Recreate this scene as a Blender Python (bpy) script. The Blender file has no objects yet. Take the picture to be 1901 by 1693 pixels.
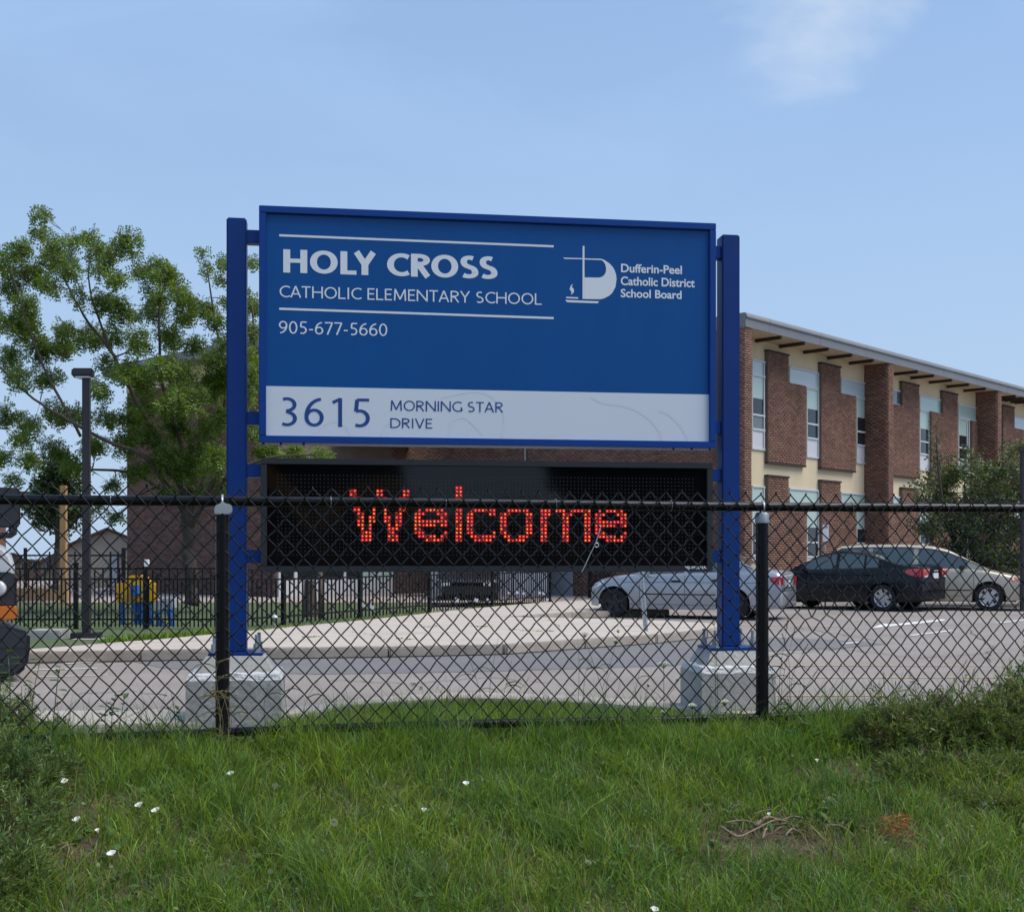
import bpy, bmesh, math, random
import numpy as np
from mathutils import Vector, Matrix
from math import radians, sin, cos, pi, sqrt, atan2, hypot

# ------------------------------------------------------------------ camera, sky, sun, exposure
SC = bpy.context.scene
COL = SC.collection
random.seed(7)
NR = np.random.default_rng(11)
F, HX, HY, EYE = 2300.0, 950.5, 1035.0, 1.30
cam = bpy.data.cameras.new('camera')
camo = bpy.data.objects.new('camera', cam)
COL.objects.link(camo)
camo.location = (0, 0, EYE)
camo.rotation_euler = (radians(90), 0, 0)
cam.sensor_width = 36
cam.lens = F / 1901 * 36
cam.shift_y = (HY - 846.5) / 1901
cam.clip_start = 0.05
cam.clip_end = 3000
SC.camera = camo

SUN_EL, SUN_AZ = 60.0, 98.0     # azimuth clockwise from +Y
wd = bpy.data.worlds.new('World')
SC.world = wd
wd.use_nodes = True
nt = wd.node_tree
for n in list(nt.nodes):
    nt.nodes.remove(n)
out = nt.nodes.new('ShaderNodeOutputWorld')
bg = nt.nodes.new('ShaderNodeBackground')
bg.inputs['Strength'].default_value = 0.11
sky = nt.nodes.new('ShaderNodeTexSky')
sky.sky_type = 'NISHITA'
sky.sun_disc = False
sky.sun_elevation = radians(SUN_EL)
sky.sun_rotation = radians(SUN_AZ)
sky.air_density = 1.0
sky.dust_density = 0.3
sky.ozone_density = 2.5
tc = nt.nodes.new('ShaderNodeTexCoord')
sep = nt.nodes.new('ShaderNodeSeparateXYZ')
nt.links.new(tc.outputs['Generated'], sep.inputs[0])
# thin high haze and soft cloud over the blue (a function of direction only, all round the sky)
mpn = nt.nodes.new('ShaderNodeMapping')
mpn.inputs['Scale'].default_value = (1.6, 1.6, 4.2)
mpn.inputs['Location'].default_value = (0.35, 0.0, 0.9)
nt.links.new(tc.outputs['Generated'], mpn.inputs[0])
nz = nt.nodes.new('ShaderNodeTexNoise')
nz.inputs['Scale'].default_value = 2.3
nz.inputs['Detail'].default_value = 9
nz.inputs['Roughness'].default_value = 0.55
nz.inputs['Distortion'].default_value = 0.35
nt.links.new(mpn.outputs[0], nz.inputs['Vector'])
cr = nt.nodes.new('ShaderNodeValToRGB')
cr.color_ramp.elements[0].position = 0.42
cr.color_ramp.elements[0].color = (0, 0, 0, 1)
cr.color_ramp.elements[1].position = 0.78
cr.color_ramp.elements[1].color = (1, 1, 1, 1)
nt.links.new(nz.outputs['Fac'], cr.inputs[0])
fac = nt.nodes.new('ShaderNodeMath')
fac.operation = 'MULTIPLY_ADD'
fac.inputs[1].default_value = 0.34
fac.inputs[2].default_value = 0.56
nt.links.new(cr.outputs[0], fac.inputs[0])
# one soft cloud up to the right of the view
cdir = Vector((0.262, 1.0, 0.492)).normalized()
dp = nt.nodes.new('ShaderNodeVectorMath')
dp.operation = 'DOT_PRODUCT'
nrm = nt.nodes.new('ShaderNodeVectorMath')
nrm.operation = 'NORMALIZE'
nt.links.new(tc.outputs['Generated'], nrm.inputs[0])
nt.links.new(nrm.outputs[0], dp.inputs[0])
dp.inputs[1].default_value = cdir
cl = nt.nodes.new('ShaderNodeMapRange')
cl.interpolation_type = 'SMOOTHSTEP'
cl.inputs['From Min'].default_value = 0.9935
cl.inputs['From Max'].default_value = 0.9998
nzm = nt.nodes.new('ShaderNodeMath')
nzm.operation = 'MULTIPLY_ADD'
nzm.inputs[1].default_value = 0.022
nt.links.new(nz.outputs['Fac'], nzm.inputs[0])
sub = nt.nodes.new('ShaderNodeMath')
sub.operation = 'SUBTRACT'
sub.inputs[1].default_value = 0.0112
nt.links.new(dp.outputs['Value'], sub.inputs[0])
nt.links.new(sub.outputs[0], nzm.inputs[2])
nt.links.new(nzm.outputs[0], cl.inputs['Value'])
mx = nt.nodes.new('ShaderNodeMath')
mx.operation = 'MULTIPLY_ADD'
mx.inputs[1].default_value = 0.10
nt.links.new(cl.outputs[0], mx.inputs[0])
nt.links.new(fac.outputs[0], mx.inputs[2])
mx.use_clamp = True
hz = nt.nodes.new('ShaderNodeMixRGB')
hz.inputs[2].default_value = (2.45, 3.65, 5.6, 1)
nt.links.new(mx.outputs[0], hz.inputs[0])
nt.links.new(sky.outputs[0], hz.inputs[1])
hz2 = nt.nodes.new('ShaderNodeMixRGB')
hz2.inputs[2].default_value = (3.9, 4.6, 5.6, 1)
cm = nt.nodes.new('ShaderNodeMath')
cm.operation = 'MULTIPLY'
cm.inputs[1].default_value = 1.0
nt.links.new(cl.outputs[0], cm.inputs[0])
nt.links.new(cm.outputs[0], hz2.inputs[0])
# haze thickening towards the horizon all round
hm = nt.nodes.new('ShaderNodeMapRange')
hm.interpolation_type = 'SMOOTHSTEP'
hm.inputs['From Min'].default_value = 0.42
hm.inputs['From Max'].default_value = 0.0
hm.inputs['To Max'].default_value = 0.75
nt.links.new(sep.outputs['Z'], hm.inputs['Value'])
hz3 = nt.nodes.new('ShaderNodeMixRGB')
hz3.inputs[2].default_value = (2.85, 3.75, 4.95, 1)
nt.links.new(hm.outputs[0], hz3.inputs[0])
nt.links.new(hz.outputs[0], hz3.inputs[1])
nt.links.new(hz3.outputs[0], hz2.inputs[1])
nt.links.new(hz2.outputs[0], bg.inputs[0])
nt.links.new(bg.outputs[0], out.inputs[0])

sl = bpy.data.lights.new('sun', 'SUN')
sl.energy = 2.7
sl.angle = radians(40)
sl.color = (1.0, 0.93, 0.82)
so = bpy.data.objects.new('sun', sl)
COL.objects.link(so)
sd = Vector((sin(radians(SUN_AZ)) * cos(radians(SUN_EL)), cos(radians(SUN_AZ)) * cos(radians(SUN_EL)), sin(radians(SUN_EL))))
so.rotation_euler = sd.to_track_quat('Z', 'Y').to_euler()
so.location = (20, 20, 40)
vs = SC.view_settings
vs.view_transform = 'Standard'
vs.look = 'None'
vs.exposure = 0.55
vs.gamma = 1.0
vs.use_curve_mapping = False

# ------------------------------------------------------------------ helpers
def G(px, py, z=0.0):
    """photo pixel -> point on the level z"""
    D = (EYE - z) * F / (py - HY)
    return Vector(((px - HX) * D / F, D, z))
def W(px, py, D):
    return Vector(((px - HX) * D / F, D, EYE - (py - HY) * D / F))

class MB:
    def __init__(s):
        s.v = []; s.f = []; s.m = []
    def poly(s, pts, m=0):
        b = len(s.v); s.v += [tuple(p) for p in pts]
        s.f.append(tuple(range(b, b + len(pts)))); s.m.append(m)
    def box(s, c, size, ax=None, m=0):
        c = Vector(c)
        ax = ax or (Vector((1,0,0)), Vector((0,1,0)), Vector((0,0,1)))
        h = [a * (q / 2) for a, q in zip(ax, size)]
        b = len(s.v)
        for i in (-1, 1):
            for j in (-1, 1):
                for k in (-1, 1):
                    s.v.append(tuple(c + h[0]*i + h[1]*j + h[2]*k))
        for q in ((0,1,3,2),(4,6,7,5),(0,4,5,1),(2,3,7,6),(0,2,6,4),(1,5,7,3)):
            s.f.append(tuple(b + t for t in q)); s.m.append(m)
    def bbox(s, a, b_, m=0):
        a = Vector(a); b_ = Vector(b_)
        s.box((a + b_) / 2, [abs(t) for t in (b_ - a)], m=m)
    def tube(s, pts, r, n=6, cap=True, m=0):
        pts = [Vector(p) for p in pts]
        rs = r if isinstance(r, (list, tuple)) else [r] * len(pts)
        rings = []
        up = Vector((0.123, 0.2, 1)).normalized()
        for i, p in enumerate(pts):
            t = (pts[min(i+1, len(pts)-1)] - pts[max(i-1, 0)])
            if t.length < 1e-9: t = Vector((0,0,1))
            t.normalize()
            a = t.cross(up)
            if a.length < 0.15: a = t.cross(Vector((1, 0.1, 0)))
            a.normalize(); b_ = t.cross(a)
            ring = []
            for k in range(n):
                an = 2*pi*k/n
                ring.append(len(s.v))
                s.v.append(tuple(p + (a*cos(an) + b_*sin(an)) * rs[i]))
            rings.append(ring)
        for i in range(len(rings)-1):
            A, B = rings[i], rings[i+1]
            for k in range(n):
                s.f.append((A[k], A[(k+1)%n], B[(k+1)%n], B[k])); s.m.append(m)
        if cap:
            s.f.append(tuple(rings[0])); s.m.append(m)
            s.f.append(tuple(reversed(rings[-1]))); s.m.append(m)
    def prism(s, pts, d, m=0):
        """extrude polygon pts along vector d"""
        d = Vector(d); n = len(pts); b = len(s.v)
        s.v += [tuple(Vector(p)) for p in pts] + [tuple(Vector(p) + d) for p in pts]
        s.f.append(tuple(range(b, b+n))); s.m.append(m)
        s.f.append(tuple(range(b+2*n-1, b+n-1, -1))); s.m.append(m)
        for i in range(n):
            j = (i+1) % n
            s.f.append((b+i, b+n+i, b+n+j, b+j)); s.m.append(m)
    def disc(s, c, r, nrm, n=8, m=0):
        c = Vector(c); nrm = Vector(nrm).normalized()
        a = nrm.cross(Vector((0,0,1)))
        if a.length < .1: a = nrm.cross(Vector((1,0,0)))
        a.normalize(); b_ = nrm.cross(a)
        s.poly([c + (a*cos(2*pi*k/n) + b_*sin(2*pi*k/n))*r for k in range(n)], m)
    def build(s, name, mats, parent=None, smooth=False, sharp=None, bevel=0, root=None):
        me = bpy.data.meshes.new(name)
        o = bpy.data.objects.new(name, me)
        org = root_of(parent)
        V = np.array(s.v, dtype=np.float64).reshape(-1, 3) - np.array(org)
        me.from_pydata(V.tolist(), [], s.f)
        if not isinstance(mats, (list, tuple)): mats = [mats]
        for mm in mats: me.materials.append(mm)
        if len(mats) > 1:
            me.polygons.foreach_set('material_index', s.m)
        me.update()
        bm = bmesh.new(); bm.from_mesh(me)
        if not getattr(s, 'keep', False):
            bmesh.ops.recalc_face_normals(bm, faces=bm.faces)
        if bevel > 0:
            bmesh.ops.remove_doubles(bm, verts=bm.verts, dist=1e-5)
            bmesh.ops.bevel(bm, geom=[e for e in bm.edges if len(e.link_faces) == 2 and e.calc_face_angle(0) > 0.5],
                            offset=bevel, segments=2, affect='EDGES', clamp_overlap=True)
        bm.to_mesh(me); bm.free()
        if smooth:
            me.shade_smooth()
            if sharp: me.set_sharp_from_angle(angle=radians(sharp))
        COL.objects.link(o)
        if parent is not None: o.parent = parent
        return o
ROOTS = {}
def root_of(p):
    if p is None: return (0, 0, 0)
    while p.parent is not None: p = p.parent
    return ROOTS.get(p.name, (0, 0, 0))
def thing(name, label, cat, loc=(0,0,0), group=None, local=False):
    o = bpy.data.objects.new(name, None)
    COL.objects.link(o)
    o.location = loc
    o.empty_display_size = 0.2
    ROOTS[o.name] = (0, 0, 0) if local else tuple(loc)
    o['label'] = label; o['category'] = cat
    if group: o['group'] = group
    return o
def tag(o, label=None, cat=None, group=None, kind=None):
    if label: o['label'] = label
    if cat: o['category'] = cat
    if group: o['group'] = group
    if kind: o['kind'] = kind
    return o
def npmesh(name, V, quads=None, tris=None, mat=None, parent=None, smooth=False, midx=None):
    me = bpy.data.meshes.new(name)
    org = np.array(root_of(parent))
    V = np.asarray(V, dtype=np.float32) - org.astype(np.float32)
    nq = 0 if quads is None else len(quads); ntr = 0 if tris is None else len(tris)
    me.vertices.add(len(V)); me.vertices.foreach_set('co', V.ravel())
    loops = []
    if nq: loops.append(np.asarray(quads, dtype=np.int32).ravel())
    if ntr: loops.append(np.asarray(tris, dtype=np.int32).ravel())
    L = np.concatenate(loops)
    me.loops.add(len(L)); me.loops.foreach_set('vertex_index', L)
    me.polygons.add(nq + ntr)
    st = np.concatenate([np.arange(nq)*4, nq*4 + np.arange(ntr)*3]).astype(np.int32)
    me.polygons.foreach_set('loop_start', st)
    if not isinstance(mat, (list, tuple)): mat = [mat]
    for m in mat: me.materials.append(m)
    if midx is not None: me.polygons.foreach_set('material_index', np.asarray(midx, dtype=np.int32))
    me.update(calc_edges=True)
    me.validate()
    if smooth: me.shade_smooth()
    o = bpy.data.objects.new(name, me); COL.objects.link(o)
    if parent is not None: o.parent = parent
    return o

# ------------------------------------------------------------------ materials
def _n(t, typ): return t.nodes.new(typ)
def mat(name, col, rough=0.6, metal=0.0, var=0.0, vscale=5.0, col2=None, bump=0.0, bscale=80.0,
        island=0.0, coat=0.0, trans=0.0, spec=0.5, emit=None, es=0.0, stretch=None, speck=0.0, spscale=300.0, specol=None):
    m = bpy.data.materials.new(name); m.use_nodes = True
    t = m.node_tree; b = t.nodes['Principled BSDF']
    b.inputs['Base Color'].default_value = (*col, 1)
    b.inputs['Roughness'].default_value = rough
    b.inputs['Metallic'].default_value = metal
    b.inputs['Specular IOR Level'].default_value = spec
    if coat: b.inputs['Coat Weight'].default_value = coat; b.inputs['Coat Roughness'].default_value = 0.05
    if emit: b.inputs['Emission Color'].default_value = (*emit, 1); b.inputs['Emission Strength'].default_value = es
    g = _n(t, 'ShaderNodeNewGeometry')
    vec = g.outputs['Position']
    if stretch:
        mp = _n(t, 'ShaderNodeMapping'); mp.inputs['Scale'].default_value = stretch
        t.links.new(vec, mp.inputs[0]); vec = mp.outputs[0]
    cur = None
    if var > 0 or col2:
        nz = _n(t, 'ShaderNodeTexNoise'); nz.inputs['Scale'].default_value = vscale; nz.inputs['Detail'].default_value = 7
        nz.inputs['Roughness'].default_value = 0.65
        t.links.new(vec, nz.inputs['Vector'])
        rp = _n(t, 'ShaderNodeMapRange'); rp.inputs['From Min'].default_value = 0.3; rp.inputs['From Max'].default_value = 0.7
        t.links.new(nz.outputs['Fac'], rp.inputs['Value'])
        mx = _n(t, 'ShaderNodeMixRGB')
        c2 = col2 if col2 else tuple(max(0, c*(1-var)) for c in col)
        c1 = col if col2 else tuple(min(1, c*(1+var)) for c in col)
        mx.inputs[1].default_value = (*c1, 1); mx.inputs[2].default_value = (*c2, 1)
        t.links.new(rp.outputs[0], mx.inputs[0]); cur = mx.outputs[0]
    if speck > 0:
        nz = _n(t, 'ShaderNodeTexNoise'); nz.inputs['Scale'].default_value = spscale; nz.inputs['Detail'].default_value = 3
        t.links.new(vec, nz.inputs['Vector'])
        rp = _n(t, 'ShaderNodeMapRange'); rp.inputs['From Min'].default_value = 0.35; rp.inputs['From Max'].default_value = 0.65
        rp.inputs['To Min'].default_value = 1 - speck; rp.inputs['To Max'].default_value = 1 + speck
        t.links.new(nz.outputs['Fac'], rp.inputs['Value'])
        mu = _n(t, 'ShaderNodeVectorMath'); mu.operation = 'SCALE'
        if cur: t.links.new(cur, mu.inputs[0])
        else: mu.inputs[0].default_value = col
        t.links.new(rp.outputs[0], mu.inputs['Scale']); cur = mu.outputs[0]
    if island > 0:
        hs = _n(t, 'ShaderNodeHueSaturation')
        rp = _n(t, 'ShaderNodeMapRange'); rp.inputs['To Min'].default_value = 1-island; rp.inputs['To Max'].default_value = 1+island
        t.links.new(g.outputs['Random Per Island'], rp.inputs['Value'])
        t.links.new(rp.outputs[0], hs.inputs['Value'])
        ml = _n(t, 'ShaderNodeMath'); ml.operation = 'MULTIPLY'; ml.inputs[1].default_value = 7.31
        fr = _n(t, 'ShaderNodeMath'); fr.operation = 'FRACT'
        r2 = _n(t, 'ShaderNodeMapRange'); r2.inputs['To Min'].default_value = 0.5-island*0.06; r2.inputs['To Max'].default_value = 0.5+island*0.05
        t.links.new(g.outputs['Random Per Island'], ml.inputs[0]); t.links.new(ml.outputs[0], fr.inputs[0]); t.links.new(fr.outputs[0], r2.inputs['Value'])
        t.links.new(r2.outputs[0], hs.inputs['Hue'])
        if cur: t.links.new(cur, hs.inputs['Color'])
        else: hs.inputs['Color'].default_value = (*col, 1)
        cur = hs.outputs[0]
    if cur: t.links.new(cur, b.inputs['Base Color'])
    if bump > 0:
        nz = _n(t, 'ShaderNodeTexNoise'); nz.inputs['Scale'].default_value = bscale; nz.inputs['Detail'].default_value = 5
        t.links.new(vec, nz.inputs['Vector'])
        bp = _n(t, 'ShaderNodeBump'); bp.inputs['Strength'].default_value = bump; bp.inputs['Distance'].default_value = 0.02
        t.links.new(nz.outputs['Fac'], bp.inputs['Height']); t.links.new(bp.outputs[0], b.inputs['Normal'])
    if trans > 0:
        tr = _n(t, 'ShaderNodeBsdfTranslucent'); ms = _n(t, 'ShaderNodeMixShader'); ms.inputs[0].default_value = trans
        if cur:
            sc_ = _n(t, 'ShaderNodeVectorMath'); sc_.operation = 'MULTIPLY'; sc_.inputs[1].default_value = (1.5, 1.45, 0.7)
            t.links.new(cur, sc_.inputs[0]); t.links.new(sc_.outputs[0], tr.inputs['Color'])
        else: tr.inputs['Color'].default_value = (col[0]*1.5, col[1]*1.45, col[2]*.7, 1)
        t.links.new(b.outputs[0], ms.inputs[1]); t.links.new(tr.outputs[0], ms.inputs[2])
        t.links.new(ms.outputs[0], t.nodes['Material Output'].inputs[0])
    return m

M = {}
M['asphalt'] = mat('aged_asphalt', (.265,.236,.218), .92, var=.17, vscale=.45, bump=.35, bscale=90, speck=.28, spscale=70, spec=.25)
M['patch'] = mat('newer_asphalt', (.17,.165,.17), .9, var=.10, vscale=1.5, bump=.3, bscale=90, speck=.15, spscale=90, spec=.25)
M['concrete'] = mat('pavement_concrete', (.45,.395,.345), .9, var=.09, vscale=1.3, bump=.15, bscale=60, speck=.08, spscale=60, island=.05)
M['kerb'] = mat('kerb_concrete', (.36,.315,.27), .92, var=.2, vscale=3, bump=.2, bscale=60, speck=.1, spscale=60)
M['joint'] = mat('joint_dirt', (.10,.09,.06), .95, var=.3, vscale=4)
M['footing'] = mat('footing_concrete', (.37,.36,.335), .9, var=.16, vscale=5, bump=.35, bscale=25, speck=.12, spscale=120)
M['ledge_edge'] = mat('pale_ledge_edge', (.55,.55,.55), .9, var=.15, vscale=14, bump=.6, bscale=35, speck=.12, spscale=90)
M['soil'] = mat('bank_soil', (.075,.058,.035), 1, var=.35, vscale=6, bump=.8, bscale=30, speck=.3, spscale=60)
M['yardgrass'] = mat('mown_grass', (.075,.105,.04), 1, var=.25, vscale=3, bump=.6, bscale=25, speck=.3, spscale=25)
M['earth'] = mat('far_ground', (.09,.10,.05), 1, var=.3, vscale=.05)
M['path'] = mat('path_asphalt', (.33,.27,.25), .95, var=.15, vscale=.4)
M['white_line'] = mat('white_road_paint', (.66,.65,.62), .8, var=.2, vscale=9)
M['yellow_line'] = mat('faded_yellow_paint', (.52,.34,.19), .85, var=.15, vscale=9)
M['blue'] = mat('blue_powder_coat', (.002,.050,.27), .38, spec=.3, var=.06, vscale=3, bump=.02, bscale=300)
M['blue_post'] = mat('blue_post_paint', (.002,.036,.20), .42, spec=.3, var=.10, vscale=2.5, bump=.02, bscale=300)
M['face_blue'] = mat('blue_sign_face', (.0003,.080,.295), .38, spec=.3, var=.05, vscale=1.2, stretch=(3,3,.5))
M['face_white'] = mat('white_sign_vinyl', (.74,.78,.84), .35, var=.015, vscale=3)
M['swirl'] = mat('faint_grey_swirl', (.72,.76,.82), .35)
M['print_white'] = mat('white_lettering', (.82,.85,.89), .4)
M['print_blue'] = mat('blue_lettering', (.012,.065,.27), .4)
M['galv'] = mat('galvanised_steel', (.42,.45,.47), .42, .85, var=.15, vscale=30, bump=.05, bscale=80)
M['galvdull'] = mat('dull_zinc', (.30,.33,.36), .5, .5, var=.2, vscale=14)
M['led_frame'] = mat('charcoal_display_frame', (.028,.030,.035), .5, var=.05, vscale=4, spec=.35)
M['led_off'] = mat('unlit_led', (.045,.05,.055), .25)
M['screen'] = mat('display_screen', (.004,.004,.005), .05, coat=0.0, spec=.36)
M['fence_black'] = mat('black_vinyl_coating', (.005,.005,.007), .30, var=.1, vscale=9, spec=.28)
M['wire'] = mat('black_coated_wire', (.008,.008,.010), .38, island=.12, spec=.32)
M['tie'] = mat('aluminium_tie', (.55,.56,.58), .4, .8)
M['mortar'] = mat('brick_mortar', (.155,.12,.10), .95, var=.15, vscale=2)
M['brick'] = mat('red_brown_brick', (.20,.106,.074), .9, var=.2, vscale=.9, island=.26, bump=.2, bscale=60)
M['brickgym'] = mat('brown_brick', (.16,.085,.062), .9, var=.2, vscale=.9, island=.30, bump=.2, bscale=60)
M['cream'] = mat('cream_stucco', (.66,.555,.38), .9, var=.07, vscale=.8, bump=.15, bscale=50, stretch=(1,1,.35))
M['soffit'] = mat('tan_soffit', (.52,.43,.28), .9, var=.06, vscale=1)
M['fascia'] = mat('grey_metal_fascia', (.20,.20,.21), .5, .3, var=.06, vscale=1)
M['beam'] = mat('dark_brown_eave_beam', (.045,.028,.024), .8)
M['alu'] = mat('white_window_frame', (.56,.58,.60), .5)
M['panelw'] = mat('white_window_panel', (.60,.60,.64), .5, var=.03, vscale=2)
M['blind'] = mat('pale_green_blind', (.42,.55,.51), .35, coat=.6)
M['blindw'] = mat('pale_window_blind', (.50,.58,.60), .35, coat=.6)
M['room'] = mat('dark_room_glass', (.018,.024,.024), .05, coat=.3)
M['roomgrey'] = mat('grey_window_glass', (.13,.155,.165), .08, coat=.5)
M['bark'] = mat('grey_brown_bark', (.085,.065,.052), .95, var=.35, vscale=9, bump=.8, bscale=20, stretch=(1,1,.3))
M['leaf'] = mat('locust_leaves', (.065,.130,.022), .5, island=.5, trans=.42, col2=(.15,.22,.028), vscale=1.1)
M['leafdark'] = mat('dark_leaves', (.028,.055,.018), .5, island=.35, trans=.22, col2=(.05,.09,.022), vscale=1.5)
M['leafr'] = mat('shrub_tree_leaves', (.045,.078,.024), .5, island=.38, trans=.28, col2=(.085,.12,.035), vscale=1.2)
M['grass'] = mat('long_grass', (.088,.190,.026), .5, island=.60, trans=.44, col2=(.215,.300,.040), vscale=1.3)
M['grass2'] = mat('bluish_grass', (.055,.145,.038), .5, island=.5, trans=.34, col2=(.14,.23,.06), vscale=2.0)
M['straw'] = mat('dry_grass', (.27,.21,.11), .7, island=.35, trans=.2)
M['weedleaf'] = mat('weed_leaves', (.045,.105,.025), .5, island=.35, trans=.3, col2=(.08,.15,.035), vscale=3)
M['juniper'] = mat('juniper_sprays', (.085,.145,.038), .6, island=.55, trans=.3, col2=(.18,.225,.07), vscale=3)
M['juniperblue'] = mat('bluish_juniper_sprays', (.075,.145,.045), .6, island=.5, trans=.3, col2=(.16,.22,.06), vscale=5)
M['deadjun'] = mat('dead_juniper_orange', (.36,.13,.045), .8, island=.3, trans=.15)
M['deadbrown'] = mat('dead_brown_sprays', (.11,.06,.035), .8, island=.35, trans=.1)
M['twig'] = mat('weathered_root', (.22,.165,.12), .85, var=.25, vscale=30, bump=.3, bscale=120)
M['petal'] = mat('white_petals', (.86,.84,.84), .6, trans=.2)
M['lace'] = mat('greenish_white_umbel', (.55,.60,.42), .7, trans=.2, island=.1)
M['lamp'] = mat('dark_bronze_lamp', (.024,.021,.026), .45, var=.1, vscale=4)
M['tyre'] = mat('tyre_rubber', (.014,.014,.015), .85)
M['carblack'] = mat('black_trim', (.012,.012,.013), .5)
M['under'] = mat('dark_underbody', (.008,.008,.009), .9)
M['carglass'] = mat('car_glass', (.035,.06,.058), .04, spec=1.0, coat=.8)
M['silver'] = mat('silver_car_paint', (.36,.38,.425), .30, .45, coat=.7)
M['blackpaint'] = mat('black_car_paint', (.004,.005,.008), .22, .0, spec=.3, coat=.12)
M['beige'] = mat('beige_van_paint', (.45,.395,.31), .32, .20, coat=.7)
M['whitetruck'] = mat('white_truck_paint', (.75,.76,.78), .3, coat=.6)
M['wheelsilver'] = mat('silver_wheel_cover', (.55,.56,.58), .3, .7)
M['wheeldark'] = mat('dark_steel_wheel', (.035,.036,.040), .5, .4)
M['red'] = mat('red_lens', (.42,.012,.018), .15, coat=1)
M['clear'] = mat('clear_lens', (.62,.65,.68), .12, coat=1)
M['amber'] = mat('amber_lens', (.80,.20,.02), .25, coat=1)
M['plastic'] = mat('charcoal_plastic', (.035,.037,.043), .55, var=.1, vscale=6)
M['plate'] = mat('licence_plate', (.62,.65,.70), .5)
M['signwhite'] = mat('white_sign_metal', (.72,.73,.76), .45)
M['black_print'] = mat('black_sign_print', (.03,.03,.035), .5)
M['yellowp'] = mat('yellow_playground_plastic', (.66,.36,.02), .45, var=.08, vscale=4)
M['bluep'] = mat('blue_playground_plastic', (.02,.13,.42), .4, var=.08, vscale=4)
M['beigewall'] = mat('beige_metal_siding', (.36,.33,.27), .8, var=.05, vscale=1)
M['roofdark'] = mat('dark_roof_shingle', (.085,.06,.055), .9, var=.2, vscale=3)
M['timber'] = mat('tan_timber', (.42,.25,.12), .8, var=.2, vscale=3, stretch=(4,4,.5))
M['houseb'] = mat('orange_house_brick', (.33,.17,.11), .9, var=.2, vscale=2)
M['houset'] = mat('tan_house_brick', (.30,.22,.15), .9, var=.2, vscale=2)
M['cardwhite'] = mat('white_decoration', (.80,.80,.82), .7)
M['door'] = mat('grey_steel_door', (.33,.37,.43), .5)
M['exyellow'] = mat('machine_yellow', (.55,.27,.02), .4, var=.15, vscale=2)
def led(name, c, s):
    m = bpy.data.materials.new(name); m.use_nodes = True
    b = m.node_tree.nodes['Principled BSDF']
    b.inputs['Base Color'].default_value = (c[0]*.2, c[1]*.2, c[2]*.2, 1)
    b.inputs['Emission Color'].default_value = (*c, 1); b.inputs['Emission Strength'].default_value = s
    return m
M['led_core'] = led('lit_led_yellow', (1.0, .38, .07), .9)
M['led_pink'] = led('lit_led_pink', (1.0, .16, .18), .8)
M['led_glow'] = led('red_led_halo', (1.0, .012, .004), .27)  # emission paints the red halo that lit dots spread over their cells
# ------------------------------------------------------------------ ground, lot, kerbs, pavement
def flat(name, pts, m, z=None, kind='structure', thick=0, parent=None):
    mb = MB()
    P = [Vector((p[0], p[1], p[2] if z is None else z)) for p in pts]
    if thick: mb.prism(P, (0, 0, -thick))
    else: mb.poly(P)
    o = mb.build(name, m, parent)
    me = o.data
    if not thick and me.polygons[0].normal.z < 0: me.flip_normals()
    if parent is None: o['kind'] = kind
    return o
flat('ground', [(-1500,-1500,0),(1500,-1500,0),(1500,1500,0),(-1500,1500,0)], M['earth'], -.47)

# far edge of the kerb strip between the island and the lot
KP = [(-60,9.2),(-14,9.4),(-6,9.6),(-3.39,9.75),(-1.82,9.96),(-1.25,10.6),(-.48,11.04),(.23,10.9),(1.41,10.3),(2.03,9.80),(2.73,9.68),(6,9.6),(14,9.4),(60,9.2)]
def smoothpts(P, n=6):
    r = []
    for i in range(len(P)-1):
        p0 = P[max(i-1,0)]; p1 = P[i]; p2 = P[i+1]; p3 = P[min(i+2,len(P)-1)]
        for k in range(n):
            t = k/n
            q = [0.5*((2*b) + (-a+c)*t + (2*a-5*b+4*c-d)*t*t + (-a+3*b-3*c+d)*t**3) for a,b,c,d in zip(p0,p1,p2,p3)]
            r.append(tuple(q))
    r.append(tuple(P[-1])); return r
KS = smoothpts(KP[1:-1], 8)
KX = np.array([p[0] for p in KS]); KY = np.array([p[1] for p in KS])
def kerbY(x): return np.interp(x, KX, KY)
flat('parking_lot', [(-90,8.9,0),(90,8.9,0),(90,70,0),(-90,70,0)], M['asphalt'], 0.0)
# lot drops to the surrounding ground behind the kerb; kerb strip itself
kb = tag(thing('near_kerb', 'pale concrete kerb strip curving behind the sign footings', 'kerb'), kind='structure')
del kb['category']
def kw(x): return 0.52 if -1.7 < x < 1.9 else 0.6
edges = [-14,-9,-6,-4.2,-2.9,-1.75,-.75,.3,1.3,2.2,3.3,5,8,14]
for a, b in zip(edges[:-1], edges[1:]):
    mb = MB(); xs = np.linspace(a+.006, b-.006, 7)
    w = [np.interp(x, [-3.3,-1.9,-1.6,1.7,2.1,3.0],[.95,.7,.48,.48,.42,.42]) for x in xs]
    top = [(x, float(kerbY(x)), .10) for x in xs] + [(x, float(kerbY(x))-ww, .10) for x, ww in zip(xs[::-1], w[::-1])]
    mb.prism(top, (0,0,-.3))
    mb.build('kerb_stone', M['concrete'], kb, bevel=.012)

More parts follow.
